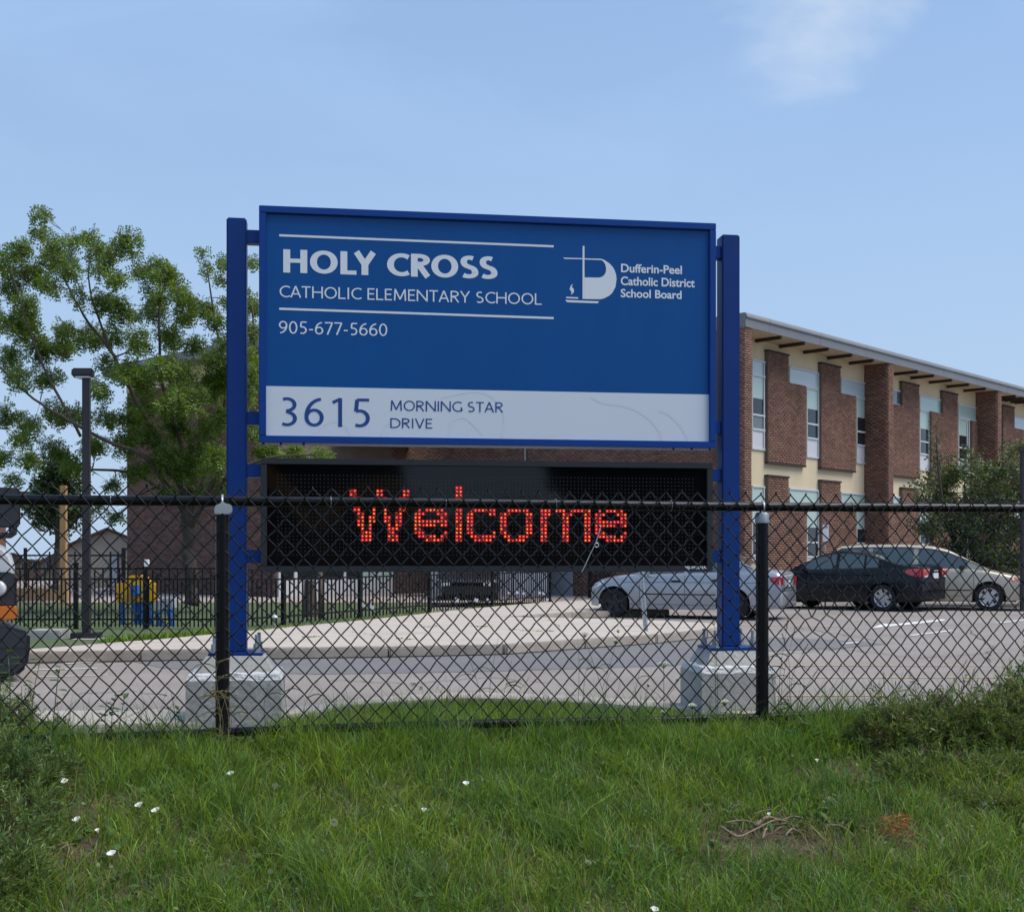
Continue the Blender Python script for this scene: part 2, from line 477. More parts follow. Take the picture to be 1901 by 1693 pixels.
# fence line
FA = Vector((-1.347, 5.764, 0)); FB = Vector((1.283, 6.354, 0))
FD = (FB-FA).normalized(); FN = Vector((FD.y, -FD.x, 0))      # FN points to the camera
def fs(x, y): return (x-FA.x)*FN.x + (y-FA.y)*FN.y              # distance in front of the fence
def noise2(x, y, s=1.0, seed=0):
    x = np.asarray(x)*s; y = np.asarray(y)*s
    return (np.sin(x*1.7+seed)*np.cos(y*2.1-seed*1.3) + .5*np.sin(x*4.1+y*3.3+seed*2) + .3*np.sin(x*8.3-y*7.1+seed))/1.8
def bank(x, y):
    x = np.asarray(x, float); y = np.asarray(y, float)
    s = fs(x, y)
    front = np.interp(s, [-.15, .1, 2.0, 2.9, 4.5], [.41, .40, -.14, -.33, -.42])
    back = np.interp(-s, [.0, .25, 1.0, 3], [.41, .37, .05, .045])
    z = np.where(s > 0, front, back)
    return z + .012*noise2(x, y, 2.2, 3)*(s > -1.0) + .008*noise2(x, y, 6, 1)*(s > -1)
nx, ny = 200, 110
xs = np.linspace(-13.9, 13.9, nx)
V = []
for j in range(ny):
    t = (j/(ny-1))
    for x in xs:
        y1 = float(kerbY(x)) - np.interp(x, [-3.3,-1.9,-1.6,1.7,2.1,3.0],[.95,.7,.48,.48,.42,.42]) + .02
        y0 = -6.0
        tt = 1-(1-t)**1.6
        V.append((x, y0+(y1-y0)*tt, 0))
V = np.array(V); V[:,2] = bank(V[:,0], V[:,1])
idx = np.arange(nx*ny).reshape(ny, nx)
Q = np.stack([idx[:-1,:-1], idx[:-1,1:], idx[1:,1:], idx[1:,:-1]], -1).reshape(-1,4)
o = npmesh('grass_bank', V, Q, None, M['soil'], smooth=True); o['kind'] = 'structure'

# pavement across the drive, as slabs
PF = [(-500,1216),(60,1208),(300,1204.5),(470,1202),(700,1199),(920,1195),(1010,1189.5),(1100,1183),(1180,1178.5),(1240,1174),(1300,1168),(1330,1163.5),(1340,1160)]
PB = [(1325,1156.5),(1240,1152.5),(1100,1147.5),(1000,1145.5),(930,1145),(1000,1139),(1095,1133),(1240,1130),(1240,1110),(1150,1111),(1020,1117),(920,1125),(800,1137),(680,1150),(470,1170),(300,1186),(60,1203.5),(-500,1213)]
pav = tag(thing('pavement', 'pale concrete pavement slabs with a raised kerb across the drive', 'x', (0,0,0)), kind='structure'); del pav['category']
ZP = .15
poly = [G(a, b, ZP) for a, b in PF + PB]
bm = bmesh.new()
bm.faces.new([bm.verts.new(p) for p in poly])
cuts = []
for x in (-200, 60, 250, 410, 560, 700, 830, 960, 1090, 1200):
    a = G(x, 1201, ZP); b = G(x+(70 if x > 300 else 40), 1140, ZP)
    cuts.append((a, (b-a)))
cuts.append((G(400, 1188, ZP), G(1100, 1164, ZP)-G(400, 1188, ZP)))
cuts.append((G(560, 1160, ZP), G(1060, 1133, ZP)-G(560, 1160, ZP)))
for a, d in cuts:
    n = Vector((d.y, -d.x, 0)).normalized()
    bmesh.ops.bisect_plane(bm, geom=bm.verts[:]+bm.edges[:]+bm.faces[:], plane_co=a, plane_no=n, dist=1e-5)
bmesh.ops.split_edges(bm, edges=bm.edges[:])
faces = [[v.co.copy() for v in f.verts] for f in bm.faces if f.calc_area() > .02]
bm.free()
flat('joint_bed', poly, M['joint'], ZP-.03, parent=pav)
for P in faces:
    n = len(P); A = Vector((0,0,0))
    for i in range(n): A += P[i].cross(P[(i+1) % n])
    if A.z < 0: P = P[::-1]
    b2 = bmesh.new(); f = b2.faces.new([b2.verts.new(p) for p in P])
    try:
        bmesh.ops.inset_region(b2, faces=[f], thickness=.012, use_even_offset=True)
        f = b2.faces[0] if False else max(b2.faces, key=lambda q: q.calc_area())
        P2 = [v.co.copy() for v in f.verts]
    except Exception: P2 = P
    b2.free()
    dz = random.uniform(-.004, .004)
    mb = MB(); mb.prism([p+Vector((0,0,dz)) for p in P2], (0,0,-.2))
    mb.build('slab', M['concrete'], pav)
# kerb face stones along the front of the pavement
pts = [G(a, b, ZP) for a, b in PF]
tot = 0; seg = []
def walk(P, step):
    out_ = [P[0]]; acc = 0
    for a, b in zip(P[:-1], P[1:]):
        L = (b-a).length; t = 0
        while acc + (L-t) >= step:
            t += step-acc; acc = 0; out_.append(a+(b-a)*(t/L))
        acc += L-t
    out_.append(P[-1]); return out_
ks = walk(pts, 1.55)
for a, b in zip(ks[:-1], ks[1:]):
    d = (b-a); L = d.length
    if L < .1: continue
    d.normalize(); n = Vector((d.y, -d.x, 0))
    mb = MB(); c = (a+b)/2 - n*(-.035)
    mb.box(Vector((c.x, c.y, .071)), (L-.012, .13, .142), (d, n, Vector((0,0,1))))
    mb.build('kerb_stone', M['kerb'], pav, bevel=.02)
ks = walk([G(a, b, ZP) for a, b in [(1325,1156.5),(1240,1152.5),(1100,1147.5),(1000,1145.5),(930,1145),(1000,1139),(1095,1133),(1240,1130)]], 1.8)
for a, b in zip(ks[:-1], ks[1:]):
    d = (b-a); L = d.length
    if L < .1: continue
    d.normalize(); n = Vector((d.y, -d.x, 0)); c = (a+b)/2 + n*.03
    mb = MB(); mb.box(Vector((c.x, c.y, .071)), (L-.012, .12, .142), (d, n, Vector((0,0,1))))
    mb.build('kerb_stone', M['kerb'], pav, bevel=.02)

# worn newer asphalt along the kerb, painted lines
flat('asphalt_patch', [G(a, b) for a, b in [(250,1229),(290,1222),(470,1219),(920,1210),(1100,1200),(1330,1178),(1420,1183),(1600,1190),(1650,1196),(1560,1204),(1430,1209),(1250,1236),(900,1247),(600,1252),(420,1249),(300,1240)]], M['patch'], .004)
def line_(name, pts, w, m, lab=None, z=.008):
    mb = MB()
    P = [G(a, b, z) for a, b in pts]
    for i in range(len(P)-1):
        d = (P[i+1]-P[i]).normalized(); n = Vector((d.y,-d.x,0))*(w/2)
        mb.poly([P[i]-n, P[i+1]-n, P[i+1]+n, P[i]+n])
    o = mb.build(name, m); o['kind'] = 'structure'; return o
line_('painted_line', [(1430,1234.5),(1960,1236)], .055, M['yellow_line'])
line_('painted_line', [(1430,1257),(1960,1257.5)], .055, M['yellow_line'])
line_('painted_line', [(1430,1291),(1640,1290)], .05, M['yellow_line'])
line_('painted_line', [(140,1322),(345,1315)], .05, M['yellow_line'])
line_('painted_line', [(1060,1151.5),(1120,1153.5),(1320,1160.5),(1450,1161.5),(1560,1163)], .09, M['yellow_line'])
line_('painted_line', [(1690,1179),(1768,1170)], .11, M['white_line'])
line_('painted_line', [(1850,1156),(1960,1144)], .12, M['white_line'])
line_('painted_line', [(1568,1194),(1596,1191)], .10, M['white_line'])
line_('painted_line', [(60,1243),(180,1240)], .07, M['white_line'])
line_('painted_line', [(60,1256),(200,1252)], .04, M['white_line'])
line_('painted_line', [(120,1231),(290,1223.5)], .10, M['white_line'])
mb = MB()
mb.poly([G(a, b, .008) for a, b in [(1616,1166),(1640,1157),(1655,1158.5),(1750,1149),(1756,1151.5),(1690,1159),(1650,1162.5)]])
o = mb.build('painted_arrow', M['white_line']); o['kind'] = 'structure'
# yard behind the picket fence
flat('lawn', [G(a, b, .13) for a, b in [(-600,1213.5),(60,1203.5),(300,1186),(470,1170),(680,1150),(800,1137),(800,1120),(700,1118),(-900,1118)]], M['yardgrass'], .13)
flat('path', [G(-1200,1118,.13), G(1020,1118,.13), G(1170,1111,.13), (14,37,.13),(14,60,.13),(-60,60,.13)], M['path'], .125)
# tiles of loose concrete by the lamp
def footblock(px0, px1, py0, D, label):
    a = W(px0, py0, D); b = W(px1, py0, D)
    mb = MB(); mb.bbox((a.x, D, .0), (b.x, D+.45, a.z))
    o = mb.build('concrete_block', M['footing'], bevel=.02); tag(o, label, 'concrete block'); return o
footblock(48, 112, 1170, 17.7, 'grey concrete block left of the lamp post base')
footblock(128, 187, 1187, 17.5, 'low pale concrete pad in front of the lamp post base')

# ------------------------------------------------------------------ chain-link fence
ZT, ZB = 1.562, .487
fence = thing('chain_link_fence', 'black vinyl-coated chain-link fence running along the grass bank in front of the sign', 'fence', (FA.x, FA.y, .41))
SP = (FB-FA).length
for k in range(-1, 3):
    p = FA + FD*(SP*k)
    mb = MB(); mb.tube([(p.x,p.y,.2),(p.x,p.y,ZT-.055)], .0325, 20)
    mb.build('post', M['fence_black'], fence, smooth=True, sharp=40)
    mb = MB()
    if k == 0:   # broken plate-like cap
        c = Vector((p.x, p.y, ZT-.03))+FN*.036
        pts = [c+FD*a+Vector((0,0,b)) for a, b in [(-.036,-.032),(.03,-.032),(.044,-.02),(.046,.0),(.036,.016),(.012,.018),(0,.034),(-.012,.016),(-.03,.012),(-.038,-.01)]]
        mb.prism(pts, FN*-.06)
        mb.build('post_cap', M['tie'], fence, bevel=.004)
    else:
        mb.tube([(p.x,p.y,ZT-.085),(p.x,p.y,ZT-.04),(p.x,p.y,ZT-.03)], [.037,.036,.028], 20)
        mb.build('post_cap', M['galvdull'], fence, smooth=True, sharp=40)
    # strap over the top rail
    mb = MB()
    q = p + FN*.026
    mb.tube([(q.x,q.y,ZT-.04),(q.x,q.y,ZT+.01),(p.x,p.y,ZT+.028)], .006, 8)
    mb.build('strap', M['tie'], fence, smooth=True)
def railpts(z, wob):
    P = []
    for i in range(-28, 57):
        t = i*.1; p = FA+FD*(t*1.0)
        if t < -SP or t > 2*SP: continue
        P.append((p.x, p.y, z + wob*sin(t*1.9)*.5))
    return P
mb = MB(); mb.tube(railpts(ZT, .004), .0235, 16); mb.build('top_rail', M['fence_black'], fence, smooth=True, sharp=50)
mb = MB(); mb.tube(railpts(ZB, .012), .0215, 16); mb.build('bottom_rail', M['fence_black'], fence, smooth=True, sharp=50)
WD, HD, WR = .0835, .0915, .0035
zt0 = ZT + .062
nrow = int((zt0-(ZB-.055))/(HD/2))
def node(i, j):
    u = i*WD/2; z = zt0 - j*HD/2
    # sag and bends
    u += .0048*sin(z*7+u*3.1) + .0026*sin(i*12.9898+j*78.233)
    z += .0055*sin(u*4.3+1+z*2) + .0026*sin(i*39.35+j*11.13)
    # spot where the fabric has been pulled apart right of the right post
    for (cu, cz, r, du, dz) in ((SP+.285, 1.01, .17, .0, -.035), (SP+.30, 1.30, .13, .022, .0), (SP+.25, 1.17, .12, -.018, .012)):
        d2 = ((u-cu)**2+(z-cz)**2)/r**2
        if d2 < 4:
            w_ = math.exp(-d2*2.2); u += du*w_*(1 if j % 2 else -.6); z += dz*w_*(1 if i % 2 else .3)
    p = FA + FD*u + FN*(.026 + .004*sin(u*2.0))
    return Vector((p.x, p.y, z))
for bay in range(-1, 2):
    mb = MB()
    i0 = int(round(bay*SP/(WD/2))); i1 = int(round((bay+1)*SP/(WD/2)))
    for i in range(i0, i1):
        pts = []
        off = (i) % 2
        for j in range(0, nrow+1):
            col = i if (j % 2 == off) else i+1
            # interlock: the wire passes in front on one side, behind on the other
            p = node(col, j) + FN*(.0022 if col == i else -.0022)
            if j == 0 and col == i + 1:
                pass
            pts.append(p)
        jig = []
        for a, b in zip(pts[:-1], pts[1:]):
            jig += [a, a.lerp(b, .12), a.lerp(b, .88)]
        jig.append(pts[-1])
        # twisted barb at the top
        t0 = pts[0]
        jig = [t0 + Vector((random.uniform(-.004,.004), 0, .010)) + FN*random.uniform(-.004,.006)] + jig
        mb.tube(jig, WR, 5, cap=False)
    mb.build('chain_link_mesh', M['wire'], fence, smooth=True)
mb = MB()
for t in (.5, 1.05, 1.6, 2.2):
    for k in (-1, 0, 1):
        p = FA + FD*(SP*k+t)
        c = Vector((p.x, p.y, ZT)); R_ = .0265
        mb.tube([c + (FN*cos(a)+Vector((0,0,1))*sin(a))*R_ for a in np.linspace(-2.4, 2.0, 9)], .0019, 5)
ob = mb.build('tie_wires', M['galvdull'], fence); ob['kind'] = 'stuff'
# torn tie caught in the wire
strap = thing('plastic_tie', 'torn white strip with a small ring hanging in the wire mesh over the display', 'strap')
ROOTS[strap.name] = (0,0,0)
def onfence(px, py, off=.032):
    q = (px-HX)/F; A = FA + FN*off
    u = -(A.x - q*A.y)/(FD.x - q*FD.y); P = A + FD*u
    return Vector((P.x, P.y, EYE-(py-HY)*P.y/F))
mb = MB(); mb.tube([onfence(*p) for p in [(1116,975),(1112,990),(1106,1008),(1095,1030),(1087,1048),(1080,1062)]], [.0016,.0022,.0026,.0022,.0026,.0018], 6)
mb.build('strip', M['tie'], strap)
c = onfence(1107.5, 1012, .036); mb = MB()
mb.tube([c+(FD*cos(a)+Vector((0,0,1))*sin(a))*.0105 for a in np.linspace(0, 2*pi, 15)], .0028, 6)
mb.build('ring', M['tie'], strap, smooth=True)

# ------------------------------------------------------------------ school sign
SA = Vector((-1.9085, 9.35, 0)); SB = Vector((1.618, 9.857, 0))
SD = (SB-SA).normalized(); SN = Vector((SD.y, -SD.x, 0)); UP = Vector((0,0,1))
sign = thing('school_sign', 'blue school sign on two posts with a display board showing Welcome', 'sign', (SA.x+1.76, SA.y+.25, .57))
def S(px, py, off=0.0):
    q = (px-HX)/F; A = SA + SN*off
    u = -(A.x - q*A.y)/(SD.x - q*SD.y); P = A + SD*u
    return u, EYE-(py-HY)*P.y/F
def sp(u, z, off=0.0):
    p = SA + SD*u + SN*off
    return Vector((p.x, p.y, z))
SAX = (SD, SN, UP)
def sbox(mb, u0, u1, z0, z1, o0, o1, m=0):
    mb.box(sp((u0+u1)/2, (z0+z1)/2, (o0+o1)/2), (abs(u1-u0), abs(o1-o0), abs(z1-z0)), SAX, m)
SW = (SB-SA).length
z1, z0 = 3.952, 2.168
FW = .052
# cabinet: frame bars (front lip) and box behind
cabinet = None
mb = MB(); sbox(mb, 0, SW, z0, z1, -.23, -.018); cabinet = mb.build('cabinet', M['blue'], sign, bevel=.006)
for (a, b, c, d) in ((0, SW, z1-FW, z1), (0, SW, z0, z0+FW), (0, FW, z0+FW+.001, z1-FW-.001), (SW-FW, SW, z0+FW+.001, z1-FW-.001)):
    mb = MB(); sbox(mb, a, b, c, d, -.016, .022); mb.build('frame_bar', M['blue'], cabinet, bevel=.004)
zs = S(494, 716.5)[1]
mb = MB(); sbox(mb, FW-.002, SW-FW+.002, zs+.0005, z1-FW+.002, -.0175, -.006); mb.build('blue_panel', M['face_blue'], cabinet)
mb = MB(); sbox(mb, FW-.002, SW-FW+.002, z0+FW-.002, zs, -.0175, -.006); mb.build('white_panel', M['face_white'], cabinet)
mb = MB()
for u in (.03,.16,.33,SW-.33,SW-.18,SW-.03):
    mb.tube([sp(u, z1-.002, -.05), sp(u, z1+.010, -.05)], .009, 8); mb.tube([sp(u, z0+.002, -.05), sp(u, z0-.012, -.05)], .009, 8)
ob = mb.build('frame_screws', M['blue_post'], cabinet); ob['kind'] = 'stuff'
# posts, arms, base plates, bolts
PW = .148
def post_u(px): return S(px, 700, -.08)[0]
ulp = (post_u(422)+post_u(457))/2
urp = (post_u(1338)+post_u(1371))/2
for u, zz in ((ulp, 3.87), (urp, 3.885)):
    mb = MB(); sbox(mb, u-PW/2, u+PW/2, .585, zz, -.19, -.19+PW); mb.build('post', M['blue_post'], sign, bevel=.010, smooth=True, sharp=35)
    mb = MB(); sbox(mb, u-.20, u+.20, .566, .586, -.31, .07); mb.build('base_plate', M['blue_post'], sign, bevel=.003)
    for a in (-.155, .155):
        for b in (-.27, .03):
            mb = MB(); c = sp(u+a, .586, b)
            mb.tube([c, c+UP*.135], .014, 10)
            mb.tube([c+UP*.002, c+UP*.035], .028, 6); mb.tube([c+UP*.037, c+UP*.066], .026, 6)
            mb.tube([c, c+UP*.006], .034, 12)
            mb.build('anchor_bolt', M['galvdull'], sign)
def arm(z_, ua, ub, h=.10):
    mb = MB(); sbox(mb, ua, ub, z_-h/2, z_+h/2, -.16, -.07); mb.build('bracket_arm', M['blue'], sign, bevel=.004)
def zat(px, py): return S(px, py, -.1)[1]
for py in (441, 777): arm(zat(468, py), ulp+PW/2, .003)
for py in (874, 1033): arm(zat(468, py), ulp+PW/2, .06)
for py in (470, 795): arm(zat(1333, py), SW-.003, urp-PW/2)
for py in (883, 1048-15): arm(zat(1333, py), SW-.04, urp-PW/2)
# display
ld0, ld1 = S(484, 950)[0], S(1322.5, 950)[0]
lz1, lz0 = S(484, 850)[1], S(484, 1062)[1]
LF = .046
disp = None
mb = MB(); sbox(mb, ld0, ld1, lz0, lz1, -.20, -.022); disp = mb.build('led_display', M['led_frame'], sign, bevel=.004)
for (a, b, c, d) in ((ld0, ld1, lz1-LF, lz1), (ld0, ld1, lz0, lz0+LF), (ld0, ld0+LF, lz0+LF+.001, lz1-LF-.001), (ld1-LF, ld1, lz0+LF+.001, lz1-LF-.001)):
    mb = MB(); sbox(mb, a, b, c, d, -.02, .012); mb.build('frame_bar', M['led_frame'], disp, bevel=.003)
mb = MB(); 
nu, nv = 60, 14
for i in range(nu+1):
    for j in range(nv+1):
        u = ld0+LF-.001+(ld1-ld0-2*LF+.002)*i/nu; z = lz0+LF-.001+(lz1-lz0-2*LF+.002)*j/nv
        mb.v.append(tuple(sp(u, z, -.012 + .0010*sin(u*2.3)*cos(z*5) + .0006*sin(u*6.1+z*4))))
for i in range(nu):
    for j in range(nv):
        a = i*(nv+1)+j; mb.f.append((a, a+nv+1, a+nv+2, a+1)); mb.m.append(0)
mb.build('screen', M['screen'], disp, smooth=True)
# LED dots: one pitch, 1 column = 29.07/4.224 px in the photo
uW, zW = S(470+768/4.224, 840+300/4.224)
uE, zE = S(900+1103/4.224, 840+690/4.224)
cp = (uE-uW)/74.0
zbot = S(470+888/4.224, 840+685/4.224)[1]
rp_ = (zW-zbot)/13.0
lit = {}
def put(base, rows, r0):
    L = {}
    for i, row in enumerate(rows):
        for c in row: L[(base+c, r0+i)] = 1
    return L
Wd = [[0,1,7,8,14,15],[0,1,7,8,14,15],[1,2,7,9,13,14],[1,2,6,7,9,13,14],[1,2,6,9,13,14],[1,2,6,9,13,14],[2,3,6,9,12,13],[2,3,5,6,9,10,12,13],[2,3,5,6,9,10,12,13],[2,3,5,10,12,13],[3,5,10,11,12],[3,4,5,10,11],[3,4,5,10,11,12],[3,4,5,10,11,12]]
ed = [[1,3,4,5,6,7],[0,1,2,6,7,8],[0,1,7,8],[0,1,2,3,4,5,6,7,8],[0,1,2,3,4,5,7,8],[0,1],[0,1,2,8],[1,2,3,4,5,7,8],[3,4,5,6,7]]
ldt = [[0,1]]*15
cd = [[1,2,3,4,5,6,7],[0,1,6,7],[0,1],[0,1],[0,1],[0,1],[0,1,7],[1,2,3,4,5,6,7],[2,3,4,5,6]]
od = [[2,3,4,5,6,7],[0,1,2,7,8],[0,1,7,8],[0,1,7,8],[0,1,7,8],[0,1,7,8],[0,1,7,8],[1,2,5,6,7],[2,3,4,5,6]]
md = [[0,1,2,4,5,6,8,9,10,11,12,13],[0,1,2,6,7,8,12,13]] + [[0,1,6,7,12,13]]*7
LT = [put(0, Wd, 0), put(17, ed, 5), put(28, ldt, -1), put(31, cd, 5), put(40, od, 5), put(51, md, 5), put(66, ed, 5)]
alll = {}
for L in LT: alll.update(L)
def dotc(c, r, off): return sp(uW+c*cp, zW-r*rp_, off)
for L in LT:
    mb = MB()
    for (c, r) in L:
        sbox(mb, uW+c*cp-cp*.41, uW+c*cp+cp*.41, zW-r*rp_-rp_*.41, zW-r*rp_+rp_*.41, -.0085, -.0075)
        mb.disc(dotc(c, r, -.0060), cp*.20, SN, 8, m=1 if (random.random() > .5) else 2)
    mb.build('lit_letter', [M['led_glow'], M['led_core'], M['led_pink']], disp)
mb = MB()
c0 = int((ld0+.12-uW)/cp); c1 = int((ld1-.13-uW)/cp)
for c in range(c0, c1+1):
    for r in range(-7, 18):
        if (c, r) in alll: continue
        if zW-r*rp_ > lz1-LF-.06 or zW-r*rp_ < lz0+LF+.045: continue
        mb.disc(dotc(c, r, -.0095), cp*.15, SN, 5)
ob = mb.build('unlit_leds', M['led_off'], disp); ob['kind'] = 'stuff'

# ---- lettering: strokes drawn as flat vinyl
def arc(cx, cy, rx, ry, a0, a1, n=14):
    return [(cx+rx*cos(radians(a)), cy+ry*sin(radians(a))) for a in np.linspace(a0, a1, n)]
def glyph(ch, w, h):
    """strokes as centre lines in a cap height of 1; w,h = half widths of upright and level strokes"""
    t = 1-h; b = h; l = w
    if ch == 'A': return .74, [[(.0+w*.8,0),(.37,1-h*.3)],[(.37,1-h*.3),(.74-w*.8,0)],[(.16,.32),(.58,.32)]]
    if ch == 'C': return .70, [arc(.47+w*.2,.5,.45-w*.9,.5-h,52,308,26)]
    if ch == 'D': return .78, [[(l,0),(l,1)],[(l,t),(.30,t)]+arc(.30,.5,.48-w,.5-h,88,-88,22)+[(.30,b),(l,b)]]
    if ch == 'E': return .50, [[(l,0),(l,1)],[(l,t),(.49,t)],[(l,.52),(.45,.52)],[(l,b),(.50,b)]]
    if ch == 'G': return .76, [arc(.47,.5,.46-w*.9,.5-h,52,325,26),[(.76-w,.05),(.76-w,.46)]]
    if ch == 'H': return .74, [[(l,0),(l,1)],[(.74-w,0),(.74-w,1)],[(l,.52),(.74-w,.52)]]
    if ch == 'I': return .06+2*w, [[(.03+w,0),(.03+w,1)]]
    if ch == 'L': return .50, [[(l,0),(l,1)],[(l,b),(.50,b)]]
    if ch == 'M': return .92, [[(.03+w,0),(.10+w*.4,1)],[(.10+w*.6,1-h*.5),(.46,.12)],[(.46,.12),(.82-w*.6,1-h*.5)],[(.82-w*.4,1),(.89-w,0)]]
    if ch == 'N': return .78, [[(l,0),(l,1)],[(l,1-h*.4),(.78-w,h*.4)],[(.78-w,0),(.78-w,1)]]
    if ch == 'O': return .86, [arc(.43,.5,.43-w,.5-h,0,360,36)]
    if ch == 'R': return .62, [[(l,0),(l,1)],[(l,t),(.26,t)]+arc(.26,.735,.30-w*.6,.265-h,88,-88,14)+[(.26,.47+h*.2),(l,.47+h*.2)],[(.28,.47),(.60-w*.6,0)]]
    if ch == 'S': return .53, [arc(.275,.735,.235-w*.5,.265-h,52,180,10)+arc(.275,.735,.235-w*.5,.235-h*.2,195,262,5)+arc(.245,.26,.255-w*.4,.255-h*.2,80,-5,7)+arc(.245,.255,.255-w*.4,.255-h,-15,-140,10)]
    if ch == 'T': return .62, [[(.31,0),(.31,1)],[(0,t),(.62,t)]]
    if ch == 'V': return .70, [[(w*.7,1),(.35,h*.4)],[(.35,h*.4),(.70-w*.7,1)]]
    if ch == 'Y': return .70, [[(w*.8,1),(.35,.45)],[(.70-w*.8,1),(.35,.45)],[(.35,0),(.35,.50)]]
    if ch == '0': return .54, [arc(.27,.5,.27-w,.5-h,0,360,30)]
    if ch == '1': return .42, [[(.27,0),(.27,1)],[(.06,.84),(.27,.97)]]
    if ch == '3': return .52, [arc(.22,.745,.24-w*.5,.255-h,120,-70,14)+[(.20,.52)],[(.20,.52)]+arc(.22,.265,.28-w,.265-h,75,-125,16)]
    if ch == '5': return .52, [[(.48,t),(.14,t)],[(.14,t),(.11,.55)],[(.11,.55)]+arc(.21,.31,.29-w,.31-h,95,-120,18)]
    if ch == '6': return .54, [arc(.27,.31,.27-w,.31-h,0,360,26),[(.0+w,.33)]+arc(.50,.36,.50-w,.64-h,175,95,12)]
    if ch == '7': return .50, [[(0,t),(.49,t)],[(.48,t),(.16,0)]]
    if ch == '9': return .54, [arc(.27,.69,.27-w,.31-h,0,360,26),[(.54-w,.67)]+arc(.04,.64,.50-w,.64-h,-5,-85,12)]
    if ch == '-': return .30, [[(.02,.36),(.28,.36)]]
    return .28, []
KERN = {'LY': -.17, 'RO': -.06, 'CA': -.05, 'AT': -.07, 'TA': -.06, 'AR': .0, 'RY': -.05}
def strokes(text, u0, u1, zb0, zt0_, w, h, gap, off, space, name, m, parent):
    """fit text between u0..u1, from baseline zb0 to cap top zt0_"""
    H = zt0_-zb0
    pen = 0; items = []
    last = ''
    for ch in text:
        if ch == ' ': pen += space; last = ''; continue
        a, st = glyph(ch, w, h)
        pen += KERN.get(last+ch, 0); last = ch
        items.append((pen, st)); pen += a+gap
    tot = pen-gap
    sx = (u1-u0)/tot
    k = 0
    for p0, st in items:
        mb = MB()
        for line in st:
            k += 1; o_ = off + .00018*(k % 5)
            L = [np.array(((p0+x)*sx, y*H)) for x, y in line]
            sw, sh = w*sx, h*H
            lefts, rights = [], []
            n = len(L); closed = n > 8 and np.linalg.norm(L[0]-L[-1]) < 1e-6
            for i in range(n):
                if closed: a = L[i-1 if i > 0 else n-2]; b = L[i+1 if i < n-1 else 1]
                else: a = L[max(i-1,0)]; b = L[min(i+1,n-1)]
                d = b-a; d = d/(np.linalg.norm(d)+1e-12)
                hw = sqrt((sw*d[1])**2+(sh*d[0])**2)
                nn = np.array((-d[1], d[0]))
                if not closed and n > 2 and 0 < i < n-1:
                    d1 = (L[i]-a); d1 /= np.linalg.norm(d1)+1e-12
                    hw = hw/max(.5, abs(np.dot(nn, np.array((-d1[1], d1[0])))))
                lefts.append(L[i]+nn*hw); rights.append(L[i]-nn*hw)
            for i in range(n-1):
                mb.poly([sp(u0+q[0], zb0+q[1], o_) for q in (rights[i], rights[i+1], lefts[i+1], lefts[i])])
        mb.build(name, m, parent)
def textline(name, text, l, rgt, top, bot, w, h, gap, m, space=.28):
    """l,rgt px ; top/bot py measured at the left end"""
    u0, zt = S(l, top); _, zb = S(l, bot); u1, _ = S(rgt, top)
    strokes(text, u0, u1, zb, zt, w, h, gap, -.0045, space, name, m, cabinet)
textline('letter', 'HOLY CROSS', 525.8, 921.8, 462.7, 505.8, .107, .088, .085, M['print_white'], .23)
textline('letter', 'CATHOLIC ELEMENTARY SCHOOL', 518.3, 1005.8, 530, 551.7, .052, .056, .105, M['print_white'], .34)
textline('letter', '905-677-5660', 517.7, 719, 595.6, 619, .050, .052, .10, M['print_white'])
textline('letter', '3615', 518, 688, 737, 790.6, .056, .048, .19, M['print_blue'])
textline('letter', 'MORNING STAR', 724.6, 934.5, 743, 762.3, .052, .056, .105, M['print_blue'], .34)
textline('letter', 'DRIVE', 724.6, 802.7, 776, 794.3, .052, .056, .105, M['print_blue'])
def pxpoly(mb, pts, off, m=0):
    mb.poly([sp(*S(a, b), off) for a, b in pts], m)
for a in ((518.3,436.9,1028,457.4,2.0),(518.3,573.2,1028,590.6,2.0)):
    u0, za = S(a[0], a[1]); u1, zb = S(a[2], a[3])
    zc = (za+zb)/2; t_ = a[4]/240
    mb = MB(); mb.poly([sp(u0, za-t_, -.0045), sp(u1, zb-t_, -.0045), sp(u1, zb+t_, -.0045), sp(u0, za+t_, -.0045)])
    mb.build('rule_line', M['print_white'], cabinet)
# board emblem
def Z2(x, y): return (950+x/3.762, 400+y/3.762)
mb = MB()
E = []
def addp(pts, off): pxpoly(mb, [Z2(*p) for p in pts], off)
addp([(496,213),(509,213),(509,583),(495,583)], -.0045)
addp([(358,295),(497,299),(497,306),(372,304)], -.0043)
addp([(508,300),(625,303),(640,308),(625,312),(508,308)], -.0043)
outer = [(600,304)] + [(600+133*sin(radians(a)), 445-141*cos(radians(a))) for a in np.linspace(10, 90, 10)] + [(605+128*sin(radians(a)), 445-142*cos(radians(a))) for a in np.linspace(95, 172, 10)] + [(600,587)]
inner = [(625,309),(642,322),(655,345),(660,372),(656,398),(645,418),(628,430),(610,433),(605,433)]
